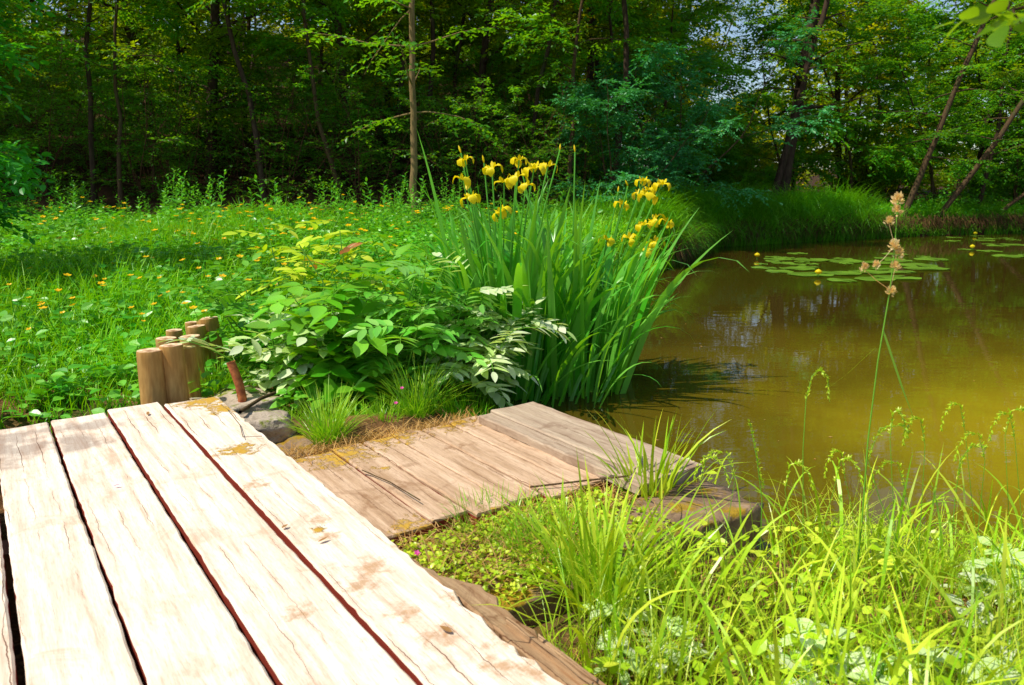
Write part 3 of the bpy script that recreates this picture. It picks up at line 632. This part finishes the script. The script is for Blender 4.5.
# ------------------------------------------------------------------ far bank grasses
g=np.random.default_rng(77)
n=26000; seg=pond[16:24]; 
k_=g.integers(0,len(seg)-1,n); f=g.random(n); b_=seg[k_]+(seg[k_+1]-seg[k_])*f[:,None]; off=np.abs(g.normal(0,1.0,n)); 
x=b_[:,0]-off*.4; y=b_[:,1]+off*.8-.08; clump=np.sin(x*2.3)*np.cos(y*1.9+x)
ok=(sdf(x,y)>-.06)&(clump>-.9); x=x[ok];y=y[ok];n=len(x); clump=clump[ok]
mb=MB(); blades(mb,np.stack([x,y,ground(x,y)],-1),np.where(g.random(n)<.6,-1.6+g.normal(0,.8,n),g.uniform(0,6.28,n)),g.uniform(.05,.4,n),g.uniform(1.0,2.9,n),(.8+.3*clump)*g.uniform(.6,1.25,n)*np.where(x>8.2,.55,1),.016,4,twist=g.uniform(-.8,.8,n))
tag(mb.build('bank_grass',M['bankgrass'],smooth=False),'long drooping green grass on the far pond bank','grass',kind='stuff')
n=5200; k_=g.integers(0,len(seg)-1,n); f=g.random(n); b_=seg[k_]+(seg[k_+1]-seg[k_])*f[:,None]; x=b_[:,0]+g.normal(0,.05,n); y=b_[:,1]+g.normal(.08,.06,n)
mb=MB(); blades(mb,np.stack([x,y,np.full(n,.20)+g.normal(0,.06,n)],-1),-1.5+g.normal(0,.5,n),g.uniform(1.4,2.2,n),g.uniform(.6,1.2,n),g.uniform(.2,.5,n),.014,3,pw=.5)
tag(mb.build('root_fringe',M['root'],smooth=False),'brown roots and dead grass hanging down the far pond bank','ground cover',kind='stuff')
# leafy cover on the far bank
n=26000; x=g.uniform(2.2,20,n); y=13.5+g.uniform(0,7.5,n)+.45*(x-3).clip(0); ok=(sdf(x,y)>.1)&(sdf(x,y)<5); x=x[ok];y=y[ok];n=len(x); cl=np.sin(x*1.7+2)*np.sin(y*1.4)
sz=g.uniform(.06,.11,n); mb=MB(); D=g.normal(0,1,(n,3)); D[:,2]*=.4; leaves(mb,np.stack([x,y,ground(x,y)+(.25+.2*cl)*g.random(n)**.6*1.5+.03],-1),D,np.array((0,-.5,1.))+g.normal(0,.4,(n,3)),sz,sz*.6,0)
tag(mb.build('bank_herbs',M['under'],smooth=False),'leafy ground cover on the far bank beneath the trees','ground cover',kind='stuff')

# ------------------------------------------------------------------ irises
def bloom():
    mb=MB()
    for q in range(3):
        a=q*2.094; h=np.array((math.cos(a),math.sin(a),0)); s=np.array((-math.sin(a),math.cos(a),0)); T=np.linspace(0,1,8)
        for (Lx,prof,wd,m) in (('fall',None,.036,0),('std',None,.014,0)):
            if Lx=='fall':
                cx=.055*np.sin(T*2.0)/.91; cz=.028*np.sin(T*2.2)-.062*T**2.2; w=wd*.8*np.interp(T,[0,.25,.6,.85,1],[.22,.4,1,.9,.25])
            else:
                cx=.012+.022*T; cz=.034*T; w=wd*np.interp(T,[0,.5,.8,1],[.3,.9,.8,.1]); a2=a+1.05; h=np.array((math.cos(a2),math.sin(a2),0)); s=np.array((-math.sin(a2),math.cos(a2),0))
            cc=h*cx[:,None]+np.array((0,0,1))*cz[:,None]; V=np.stack([cc+s*(w*f)[:,None]+np.array((0,0,1))*((-.22*abs(f)**2)*w)[:,None]+np.array((0,0,1))*((.003+.004*T*(Lx=='fall'))*np.sin(T*11+f*6+q*2))[:,None] for f in (-1,-.5,0,.5,1)],1)
            F=[[i*5+j,i*5+j+1,(i+1)*5+j+1,(i+1)*5+j] for i in range(7) for j in range(4)]; mb.add(V,F,m)
    return mb.mesh('iris_bloom',[M['petal']])
def bud():
    mb=MB(); T=np.linspace(0,1,7); tube(mb,np.stack([0*T,0*T,T*.05],-1),.007*np.sin(T*2.8+.25),7,0); return mb.mesh('iris_bud',[M['petal']])
BLOOM=bloom(); BUD=bud()
def iris(label,base,nleaf,flowers,seed,fy,spread=(.25,.2),lean_dir=None,H=(.8,1.2),extra=()):
    r=np.random.default_rng(seed); e=empty('yellow_iris',tuple(base),0,label,'iris')
    n=int(nleaf*1.15); a=r.uniform(0,6.28,n); rr=np.sqrt(r.random(n)); P=np.stack([rr*np.cos(a)*spread[0],rr*np.sin(a)*spread[1],np.full(n,-.12)],-1)
    if lean_dir is None: az=a+r.normal(0,.6,n); lean=.04+.32*rr*r.random(n)
    else: az=lean_dir+r.normal(0,.75,n); lean=.04+.30*r.random(n)
    kink=r.random(n); curve=np.where(kink<.5,r.uniform(1.4,2.7,n),r.uniform(.05,.7,n)); pw=np.where(kink<.5,r.uniform(2.5,6,n),1.6)
    L=r.uniform(*H,n)*(1-.15*rr)
    mb=MB(); blades(mb,P,az,lean,curve,L,r.uniform(.028,.050,n),14,pw=pw,twist=r.uniform(-1.2,1.2,n),prof=1,fold=.25)
    mb.build('leaves',M['iris'],e)
    for (px,py,dy,bd) in flowers:
        w=atd(px,py,fy+dy)-np.array(base); st=MB(); b0=np.array((w[0]*.25,w[1]*.25,-.1)); mid=(b0+w)/2+np.array((w[0]*-.12,0,.06))
        pts=[b0,(b0+mid)/2+np.array((-.01,0,.02)),mid,(mid+w)/2+np.array((0,0,.03)),w]; tube(st,pts,[.006,.006,.005,.0045,.004],6); st.build('flower_stalk',M['iris'],e)
        o=bpy.data.objects.new('bud' if bd else 'flower',BUD if bd else BLOOM); COL.objects.link(o); o.parent=e; o.location=w; o.rotation_euler=(r.normal(0,.2),r.normal(0,.2),r.uniform(0,2.1)); s=r.uniform(.66,.88); o.scale=(s,s,s)
    return e
b1=(-.05,4.0,-.2)
iris('left clump of tall yellow irises with upright sword leaves at the pond edge',b1,115,[(465,160,0,0),(463,180,-.05,0),(470,198,-.1,0),(492,168,.1,0),(504,182,0,0),(519,160,.1,0),(516,178,-.1,0),(534,168,.05,0),(501,212,-.15,0),(548,166,.2,0),(484,163,.15,1),(461,153,.1,1),(560,150,.1,1),(526,186,.0,0)],1,3.9,(.27,.22),H=(.95,1.42))
iris('middle clump of iris leaves arching over the brown water',(.32,4.05,-.25),95,[(575,152,0,1),(523,176,0,1)],4,4.1,(.26,.2),None,H=(1.0,1.5))
iris('right clump of yellow irises leaning out over the pond',(.42,4.35,-.25),80,[(643,181,0,0),(662,184,.05,0),(628,186,0,1),(648,196,-.1,0),(622,204,.05,0),(640,193,.1,0),(655,220,-.1,0),(643,225,-.1,0),(630,238,-.15,0),(655,242,-.1,0),(607,240,-.2,0),(645,252,-.2,0),(667,222,0,0),(618,192,.1,1),(660,270,-.1,1),(649,190,.1,0)],9,4.3,(.22,.2),.1,H=(.8,1.28))
# a few long single blades bending low over the water
r=np.random.default_rng(12); e=empty('yellow_iris',(.30,3.72,-.25),0,'low front iris blades bending right and touching the water','iris'); n=26
P=np.stack([r.uniform(-.3,.12,n),r.uniform(-.08,.1,n),np.full(n,-.1)],-1); mb=MB(); blades(mb,P,r.normal(-.25,.7,n),r.uniform(.1,.55,n),r.uniform(1.2,2.6,n),r.uniform(.5,.95,n),r.uniform(.016,.026,n),14,pw=r.uniform(1.5,5,n),twist=r.uniform(-1,1,n),prof=1,fold=.25); mb.build('leaves',M['iris'],e)
# tall lone blade standing over the left clump
e=empty('yellow_iris',tuple(atd(462,385,3.85)),0,'tallest iris blade leaning left above the flowers','iris'); mb=MB()
blades(mb,np.array([(0,0,-.1)]),3.1,.02,.28,1.42,.03,12,pw=1.2,twist=.9,prof=1,fold=.25); mb.build('leaves',M['iris'],e)

# ------------------------------------------------------------------ middle plants beside the deck
def pinnate(seed,nst,H,nr,RL,nleaf,LL,wr=.42,lean=.5,detail=2,tip=None,az0=None,azs=6.28):
    r=np.random.default_rng(seed); s=MB(); l=MB()
    for q in range(nst):
        a=(az0+r.uniform(-azs,azs)/2) if az0 is not None else r.uniform(0,6.28); h=H*r.uniform(.65,1)
        pts=polyline((math.cos(a)*.06*r.random(),math.sin(a)*.06*r.random(),-.05),(math.cos(a)*lean*r.random(),math.sin(a)*lean*r.random(),1),h,8,(math.cos(a)*.04,math.sin(a)*.04,0),r)
        tube(s,pts,np.linspace(.005,.002,9),6)
        for b in range(nr):
            t=.25+.75*(b+.5)/nr; i=min(int(t*8),7); p=pts[i]+(pts[i+1]-pts[i])*(t*8-i); az=a+2.4*b; el=r.uniform(.1,.7)
            rp=polyline(p,(math.cos(az)*math.cos(el),math.sin(az)*math.cos(el),math.sin(el)),RL*r.uniform(.7,1.1),5,(0,0,-.12),r); tube(s,rp,np.linspace(.0018,.001,6),4,cap=False)
            up=np.array((0,0,1.))+r.normal(0,.2,3); P=[];D=[];S=[]
            for k_ in range(nleaf):
                f=.3+.7*(k_//2)/max(1,(nleaf-1)//2); ii=min(int(f*5),4); c=rp[ii]+(rp[ii+1]-rp[ii])*min(1,f*5-ii); td=unit(rp[ii+1]-rp[ii]); sd=unit(np.cross(td,up))
                if k_==nleaf-1: D.append(td)
                else: D.append(td*.55+sd*(1 if k_%2 else -1))
                P.append(c); S.append(LL*r.uniform(.85,1.15)*(1-.25*abs(f-.6)))
            S=np.array(S); leaves(l,np.array(P),np.array(D)+r.normal(0,.08,(len(P),3)),np.tile(up,(len(P),1))+r.normal(0,.15,(len(P),3)),S,S*wr,detail)
    return s,l
def put(e,px,py,z,yaw=0,s=1):
    s*=1.28; p=at(px,py,z); e.location=tuple(p); e.rotation_euler=(0,0,yaw); e.scale=(s,s,s); return e
CP=[]
e=plant('leafy_shrub',*pinnate(401,10,.58,7,.14,5,.095,.6,.55),'broad','dark green broad-leaved bush at the centre beside the deck',cat='shrub'); put(e,345,392,-.1)
e=plant('leafy_shrub',*pinnate(402,11,.44,6,.13,5,.075,.5,.8),'pale','glare-white glossy leaves low beside the rusty pipe',cat='shrub'); put(e,292,388,-.1)
e=plant('leafy_shrub',*pinnate(403,9,.74,8,.15,7,.075,.45,.5),'lime','yellow-green young shrub rising behind the posts side of the bush',cat='shrub'); put(e,312,362,-.1,1)
e=plant('leafy_shrub',*pinnate(404,11,.60,8,.20,11,.068,.38,.8,az0=0.2,azs=2.4),'pinnate','shrub with pale feathered leaves reaching right toward the platform',cat='shrub'); put(e,395,390,-.1)
e=plant('leafy_shrub',*pinnate(405,9,.72,9,.17,9,.066,.4,.5),'broad','mid green feathery shrub between the bush and the left irises',cat='shrub'); put(e,385,360,-.1,2)
e=plant('leafy_shrub',*pinnate(406,9,.52,7,.22,11,.075,.40,.6,az0=0.0,azs=1.6),'pale','sprays of glare-white shining leaves hanging over the platform corner',cat='shrub'); put(e,440,388,-.1)
e=plant('leafy_shrub',*pinnate(407,9,.34,6,.12,5,.08,.6,.7),'broad','low dark leaves at the foot of the bush by the grass tuft',cat='shrub'); put(e,330,400,-.12,.5)
e=plant('leafy_shrub',*pinnate(408,8,.62,8,.15,7,.065,.45,.6),'herb','bushy green plant at the left edge of the central bush',cat='shrub'); put(e,275,375,-.12,.5)
e=plant('leafy_shrub',*pinnate(409,9,.56,7,.15,7,.065,.45,.5),'herb','bushy green plant right behind the platform corner',cat='shrub'); put(e,450,372,-.12,.5)
e=plant('red_leaved_shoot',*pinnate(410,2,.66,3,.09,5,.06,.4,.15),'red','shoot with young orange red leaves above the central bush',cat='plant'); put(e,356,382,-.1)
for q,(px,py,h) in enumerate(((480,385,.26),(487,388,.30),(546,372,.1))):
    pass
e=plant('red_leaved_shoot',*pinnate(411,2,.42,1,.05,5,.035,.35,.3),'red','small shoot with red leaf tips beside the left irises',cat='plant'); put(e,478,385,-.15)
# grass tufts
def tuft(name,px,py,z,n,L,label,seed,mat='tuft',spread=.05,W=.004,lean=.9):
    r=np.random.default_rng(seed); mb=MB(); a=r.uniform(0,6.28,n); rr=np.sqrt(r.random(n))*spread
    blades(mb,np.stack([rr*np.cos(a),rr*np.sin(a),np.full(n,-.01)],-1),a+r.normal(0,.5,n),r.uniform(.03,lean,n),r.uniform(.1,1.0,n),L*r.uniform(.5,1.1,n),W,6,twist=r.uniform(-1,1,n))
    o=mb.build(name,M[mat]); o.location=tuple(at(px,py,z)); return tag(o,label,'grass')
tuft('grass_tuft',327,440,-.07,330,.24,'spiky fresh grass tuft growing at the hole beside the deck',1)
tuft('grass_tuft',418,412,-.07,300,.27,'green grass tuft with pink flowers behind the platform',2,'tuft',.07)
tuft('grass_tuft',385,420,-.07,120,.12,'small grass tuft between the two larger tufts behind the platform',3,'tuft',.06)
tuft('grass_tuft',215,385,-.1,260,.16,'grass growing between the posts and the rusty pipe',4,'tuft',.12)
tuft('grass_tuft',196,352,-.08,260,.16,'soft green grass hiding the feet of the rear posts',14,'grass',.14)
tuft('grass_tuft',648,505,-.1,60,.34,'broad bright grass blades rising in front of the end boards',5,'fgrass',.06,.012,.6)
tuft('grass_tuft',560,545,-.1,50,.20,'loose bright blades leaning over the corner of the low platform',21,'fgrass',.05,.007,1.0)
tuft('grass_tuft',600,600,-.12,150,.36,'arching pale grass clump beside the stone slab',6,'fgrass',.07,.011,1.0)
tuft('grass_tuft',560,560,-.09,360,.16,'fine yellow green grass growing over the mossy slab',7,'tuft',.12,.004,1.0)
tuft('grass_tuft',500,530,-.09,320,.12,'short grass along the near edge of the low platform',8,'tuft',.13,.0035,1.0)
# moss cushion on slab edge
g=np.random.default_rng(90); n=4200; v=g.uniform(.80,1.5,n); u=1.30+(1.68-1.30)*g.random(n)**.8; P=np.stack([CT*v-ST*u,ST*v+CT*u,-.09+g.uniform(0,.045,n)],-1); sz=g.uniform(.008,.018,n); mb=MB()
D=g.normal(0,1,(n,3)); D[:,2]=np.abs(D[:,2])*.5; leaves(mb,P,D,np.array((0,0,1.))+g.normal(0,.5,(n,3)),sz,sz*.8,1)
tag(mb.build('low_herbs',M['lime'],smooth=False),'tiny yellow green leaves creeping over the mossy slab','ground cover',kind='stuff')
n=4200; v=np.concatenate([g.uniform(.80,1.55,n//2),g.uniform(.8,1.6,n//2)]); u=np.concatenate([g.uniform(1.38,1.72,n//2),g.normal(2.50,.05,n//2)]); P=np.stack([CT*v-ST*u,ST*v+CT*u,np.full(n,-.075)+g.uniform(-.02,.02,n)],-1); L=g.uniform(.02,.09,n)
mb=MB(); blades(mb,P,g.uniform(0,6.28,n),g.uniform(.7,1.5,n),g.uniform(0,.6,n),L,.0035,3,twist=g.uniform(-1,1,n)); tag(mb.build('dead_grass',M['straw'],smooth=False),'dry straw and dead stems around the low platform','ground cover',kind='stuff')
# pink flowers
def pinkf():
    mb=MB(); tube(mb,[(0,0,-.1),(0,0,0)],[.001,.001],4,0)
    for q in range(5):
        a=q*1.2566; leaves(mb,np.zeros((1,3)),np.array([(math.cos(a),math.sin(a),.35)]),np.array([(-.3*math.cos(a),-.3*math.sin(a),1.)]),.009,.006,1,1)
    return mb.mesh('pink_flower',[M['greenstem'],M['pink']])
PK=pinkf()
for (px,py,yy,lb) in ((402,388,2.9,'upper pink flower over the green tuft behind the platform'),(396,403,2.8,'lower pink flower over the green tuft behind the platform'),(417,553,1.72,'pink flower in the low leaves by the slab and deck edge')):
    o=bpy.data.objects.new('pink_flower',PK); COL.objects.link(o); o.location=tuple(atd(px,py,yy)); o.rotation_euler=(.5,0,0); tag(o,lb,'flower')
# fallen petal, dead leaves and twigs on the planks
def litter(name,px,py,z,L,W,rz,mat,label,cat):
    mb=MB(); leaves(mb,np.array([(0,0,0.)]),np.array([(1,0,.05)]),np.array([(0,.1,1.)]),L,W,2,0,.3,-.1); o=mb.build(name,M[mat]); o.location=tuple(at(px,py,z+.004)); o.rotation_euler=(0,0,rz); tag(o,label,cat)
litter('petal',113,486,0,.02,.008,.4,'pink','fallen pink petal lying on the sunlit plank','petal')
litter('dead_leaf',148,415,0,.035,.012,2.,'deadleaf','dry curled leaf near the far end of the deck','leaf')
litter('dead_leaf',318,542,0,.03,.01,.8,'deadleaf','narrow dead leaf by the gap left of the mossy patch','leaf')
litter('dead_leaf',282,528,0,.02,.012,1.,'deadleaf','small pale fleck of leaf lying across a deck gap','leaf')
litter('dead_leaf',452,632,0,.03,.012,2.6,'deadleaf','dead leaf on the plank beside the rotten edge','leaf')
def twig(pts,rad,label):
    mb=MB(); P=np.array([at(px,py,z) for px,py,z in pts]); o0=P[0].copy(); tube(mb,P-o0,rad,5); o=mb.build('twig',M['twig']); o.location=tuple(o0); tag(o,label,'twig')
twig([(228,410,.006),(240,425,.006),(243,437,.01),(262,436,.006)],.0014,'thin forked twig lying at the far right corner of the deck')
twig([(362,470,-.04),(390,482,-.04),(420,500,-.035)],.002,'thin dark twig lying on the low platform')
twig([(530,487,-.04),(590,480,-.03),(628,476,.0)],.003,'dry twig along the near edge of the low platform')
twig([(240,412,.004),(262,398,-.02),(275,393,-.03)],.008,'weathered stick lying over the hole edge')

# ------------------------------------------------------------------ right foreground bank
g=np.random.default_rng(99)
def fg(n,m=-.04):
    x=g.uniform(.05,3.2,n); y=g.uniform(.5,2.6,n); s=sdf(x,y); v,u=w2deck(x,y); ok=(s>m)&(v>.87)&~((u>1.30)&(v<1.98)); ok&=~((u>1.17)&(v<1.22)&(g.random(n)<.85)); ok&=(((x-.64)/.22)**2+((y-2.02)/.18)**2>1)|(g.random(n)<.12); return x[ok],y[ok]
x,y=fg(24000); n=len(x); dn=np.hypot(x-1.0,y-1.4)
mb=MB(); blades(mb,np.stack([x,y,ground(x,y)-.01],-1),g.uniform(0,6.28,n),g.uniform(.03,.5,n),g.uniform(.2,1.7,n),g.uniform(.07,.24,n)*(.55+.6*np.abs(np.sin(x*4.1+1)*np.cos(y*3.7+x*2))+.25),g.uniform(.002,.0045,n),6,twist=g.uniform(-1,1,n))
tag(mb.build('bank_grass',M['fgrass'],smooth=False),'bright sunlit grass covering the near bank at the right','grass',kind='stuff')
x,y=fg(2400,-.06); n=len(x); mb=MB(); blades(mb,np.stack([x,y,ground(x,y)-.01],-1),g.uniform(0,6.28,n),g.uniform(.03,.5,n),g.uniform(.3,2.3,n),g.uniform(.2,.42,n),g.uniform(.004,.010,n),9,pw=2,twist=g.uniform(-1,1,n),prof=1)
tag(mb.build('long_grass',M['fgrass'],smooth=False),'long arching grass blades standing above the near bank','grass',kind='stuff')
x,y=fg(4200); n=len(x); mb=MB(); blades(mb,np.stack([x,y,ground(x,y)],-1),g.uniform(0,6.28,n),g.uniform(.8,1.5,n),g.uniform(0,.5,n),g.uniform(.05,.16,n),.004,3,twist=g.uniform(-1,1,n)); tag(mb.build('dead_grass',M['straw'],smooth=False),'dry reddish straw between the grass of the near bank','ground cover',kind='stuff')
x,y=fg(6500); n=len(x); ok=(np.sin(x*7)*np.cos(y*6)>-.2); x=x[ok];y=y[ok];n=len(x); sz=g.uniform(.018,.04,n); D=g.normal(0,1,(n,3)); D[:,2]=.2; mb=MB(); leaves(mb,np.stack([x,y,ground(x,y)+g.uniform(.01,.15,n)],-1),D,np.array((0,0,1.))+g.normal(0,.35,(n,3)),sz,sz*.7,1); tag(mb.build('low_herbs',M['lime'],smooth=False),'small clover-like leaves under the grass of the near bank','ground cover',kind='stuff')
for q,(px,py,s,lb) in enumerate(((860,668,1.,'broad glare-white shining leaves low at the bottom edge right of centre'),(985,668,1.1,'broad glare-white shining leaves in the bottom right corner'),(1015,600,.9,'glare-white pointed leaves at the right edge above the corner'),(640,640,.8,'glare-white glossy leaves among the grass beside the rotten deck edge'))):
    e=plant('glare_herb',*pinnate(500+q,4,.12,4,.06,5,.042,.6,1.),'pale',lb); put(e,px,py,-.1,q,s)
# seeded grass stalks
def stalk(name,pts_px,yy,rad,label,blobs=(),bl_px=(),seedmat='seed',spike=None):
    P=np.array([atd(px,py,yy) for px,py in pts_px]); base=P[0].copy(); base[2]=float(ground(base[0],base[1]))-.02
    e=empty(name,tuple(base),0,label,'grass stalk'); st=MB(); Q=np.concatenate([[np.zeros(3)],P-base]) ; tube(st,Q,np.linspace(rad,rad*.5,len(Q)),6); st.build('stem',M['greenstem'],e)
    r=np.random.default_rng(len(label)); 
    if blobs:
        sd=MB()
        for (px,py,s) in blobs:
            c=atd(px,py,yy)-base; n=80; D=r.normal(0,1,(n,3)); D[:,2]+=.9; D=unit(D); sc_=s/FPX*yy; leaves(sd,c+D*np.array((.8,.8,1.3))*sc_*r.uniform(.05,.42,(n,1)),D+np.array((0,0,.6)),r.normal(0,1,(n,3)),sc_*.36,sc_*.2,1)
            # tiny branch joining the cluster to the stem
            j=Q[np.argmin(np.linalg.norm(Q-c,axis=1))]; tube(sd,[j,(j+c)/2-np.array((0,0,.003)),c],[.0008,.0008,.0006],4)
        sd.build('seed_head',M[seedmat],e)
    if spike:
        sd=MB(); A=np.array([atd(px,py,yy)-base for px,py in spike]); n=90; t=np.sort(r.random(n)); idx=t*(len(A)-1); i0=np.minimum(idx.astype(int),len(A)-2); C=A[i0]+(A[i0+1]-A[i0])*(idx-i0)[:,None]; td=unit(A[i0+1]-A[i0])
        D=td*1.1+r.normal(0,.55,(n,3)); leaves(sd,C,D,r.normal(0,1,(n,3)),.010,.0035,1); sd.build('seed_head',M[seedmat],e)
    for bl in bl_px:
        lm=MB(); A=np.array([atd(px,py,yy)-base for px,py in bl]); tt=np.linspace(0,1,12); src=np.linspace(0,1,len(A)); C=np.stack([np.interp(tt,src,A[:,a]) for a in range(3)],-1); w=.0042*np.interp(tt,[0,.1,.6,1],[.5,1,.9,.05]); s=np.array((.75,.5,.35)); V=np.stack([C-s*w[:,None],C+s*w[:,None]],1); lm.add(V,[[2*i,2*i+1,2*i+3,2*i+2] for i in range(11)]); lm.build('blade',M['tuft'],e)
    return e
stalk('seeded_grass',[(862,520),(868,440),(878,360),(890,290),(895,245),(898,196)],1.75,.0021,'tallest grass stalk with fluffy pinkish seed clusters before the water',
  [(898,202,13),(897,212,10),(889,223,9),(894,247,11),(899,254,10),(895,268,10),(876,266,8),(864,269,9),(891,293,10)],[[(883,330),(893,360),(903,390),(913,416)],[(876,347),(862,360),(846,375),(828,388)]])
stalk('seeded_grass',[(760,560),(762,500),(757,460),(750,422)],1.9,.0016,'green grass stalk with a narrow foxtail seed spike left of the tall stalk',spike=[(763,490),(760,470),(755,445),(749,421)],seedmat='lime')
stalk('seeded_grass',[(803,540),(803,450),(806,400),(812,376),(820,368),(828,376),(829,396)],1.8,.0012,'thin grass stalk with a nodding seed head between foxtail and tall stalk',spike=[(806,400),(812,378),(820,369),(827,377),(829,400)],seedmat='lime')
stalk('seeded_grass',[(905,560),(880,500),(868,460),(880,428),(905,425)],1.8,.0012,'grass stalk drooping right just above the near bank',spike=[(868,462),(874,438),(886,427),(900,424),(910,432)],seedmat='lime')
stalk('seeded_grass',[(950,560),(955,500),(960,460),(972,445)],1.8,.0013,'short grass stalk with a loose green seed head at the right',spike=[(957,480),(962,460),(972,445),(985,447)],seedmat='lime')

r_=np.random.default_rng(66)
for q in range(12):
    px=[785,835,905,925,985,1005,735,700,845,965,890,1015][q]; top=r_.uniform(405,470); b0=px+r_.uniform(-25,25); yy=r_.uniform(1.65,1.95); dx=r_.choice((-1,1))*r_.uniform(8,22)
    e=stalk('seeded_grass',[(b0,575),((b0+px)/2,520),(px,top+25),(px+dx*.4,top)],yy,.0011,'short green grass stem with a drooping feathery seed head on the near bank',spike=[(px,top+22),(px+dx*.3,top),(px+dx,top-3),(px+dx*1.7,top+10),(px+dx*1.9,top+24)],seedmat='lime'); e['group']='feathery grass stems on the near bank'
# ------------------------------------------------------------------ lily pads
def pad():
    mb=MB(); n=26; a=np.linspace(.14,2*math.pi-.14,n); rr=1+.03*np.sin(a*3); V=[(0,0,.0)]+[(math.cos(t)*q*.56,math.sin(t)*q*.5,.004*math.sin(5*t)) for t,q in zip(a,rr)]
    mb.add(V,[[0,i,i+1] for i in range(1,n)]); return mb.mesh('lily_pad',[M['pad']])
PAD=pad(); g=np.random.default_rng(8); PP=[]
def addpad(x,y,s,label,grp):
    if any((x-a)**2+(y-b)**2<(.40*(s+c))**2 for a,b,c in PP) or sdf(np.array(x),np.array(y))>-.3: return 0
    PP.append((x,y,s)); o=bpy.data.objects.new('lily_pad',PAD); COL.objects.link(o); o.location=(x,y,WZ+.008+g.uniform(0,.006)); o.rotation_euler=(g.normal(0,.012),g.normal(0,.012),g.uniform(0,6.28)); o.scale=(s,s,1); tag(o,label,'lily pad',grp); return 1
c=0
for _ in range(900):
    if c>=34: break
    px=g.uniform(745,950); py=g.uniform(252,281)
    if ((px-848)/100)**2+((py-266)/15)**2>1: continue
    q=at(px,py,WZ); c+=addpad(q[0],q[1],g.uniform(.18,.60),'round green lily pad floating in the left patch on the pond','lily pads of the left patch')
c=0
for _ in range(900):
    if c>=20: break
    px=g.uniform(950,1075); py=g.uniform(236,265)
    if py>240+ (px-930)*.3+8: continue
    q=at(px,py,WZ); c+=addpad(q[0],q[1],g.uniform(.25,.55),'round green lily pad floating in the right patch near the far bank','lily pads of the right patch')
def lilybud():
    mb=MB(); tube(mb,[(0,0,-.05),(0,0,.05)],[.008,.008],5,0)
    T=np.linspace(0,1,6); tube(mb,np.stack([0*T,0*T,.04+T*.06],-1),.045*np.sin(T*2.6+.4),9,1); return mb.mesh('lily_bud',[M['greenstem'],M['petal']])
LB=lilybud()
for q,(px,py,lb) in enumerate(((757,259,'yellow water lily bud at the left end of the left pad patch'),(972,250,'yellow water lily bud among the right pad patch'),(818,277,'yellow water lily bud at the front of the left pad patch'),(975,236,'yellow water lily bud farthest out by the far bank'))):
    p=at(px,py,WZ); o=bpy.data.objects.new('lily_bud',LB); COL.objects.link(o); o.location=tuple(p); tag(o,lb,'flower')

g=np.random.default_rng(55); n=520; x=g.uniform(.2,9,n); y=g.uniform(2.4,13,n); ok=(sdf(x,y)<-.05)&((g.random(n)<.25)|(sdf(x,y)>-1.)); x=x[ok];y=y[ok];n=len(x); D=g.normal(0,1,(n,3)); D[:,2]=0; sz=g.uniform(.006,.022,n); mb=MB()
leaves(mb,np.stack([x,y,np.full(n,WZ+.003)],-1),D,np.tile((0,0,1.),(n,1)),sz,sz*.6,0,0,0,0); tag(mb.build('floating_debris',M['straw'],smooth=False),'small flecks of dead leaf and pollen floating on the pond','debris',kind='stuff')
# ------------------------------------------------------------------ light, sky, camera
AZ,EL=R(-112),R(58)
S=Vector((math.sin(AZ)*math.cos(EL),math.cos(AZ)*math.cos(EL),math.sin(EL)))
L=bpy.data.lights.new('sun','SUN'); L.energy=5; L.angle=R(.5); L.color=(1,.95,.82); o=bpy.data.objects.new('sun',L); COL.objects.link(o); o.rotation_euler=S.to_track_quat('Z','Y').to_euler()
w=bpy.data.worlds.new('World'); sc.world=w; w.use_nodes=True; nt=w.node_tree; sky=nt.nodes.new('ShaderNodeTexSky'); sky.sky_type='NISHITA'; sky.sun_disc=False; sky.sun_elevation=EL; sky.sun_rotation=AZ
bg=nt.nodes['Background']; bg.inputs[1].default_value=.15; nt.links.new(sky.outputs[0],bg.inputs[0])
cam=bpy.data.cameras.new('camera'); o=bpy.data.objects.new('camera',cam); COL.objects.link(o); o.location=(0,0,EYE); o.rotation_euler=(R(90)-PITCH,0,0)
cam.sensor_width=36; cam.lens=FPX/1024*36; cam.clip_start=.02; cam.clip_end=400; cam.dof.use_dof=True; cam.dof.focus_distance=3.6; cam.dof.aperture_fstop=7
sc.camera=o
sc.view_settings.view_transform='Standard'; sc.view_settings.look='None'; sc.view_settings.exposure=0
sc.render.engine='CYCLES'
sc.cycles.max_bounces=8; sc.cycles.transmission_bounces=6; sc.cycles.diffuse_bounces=4
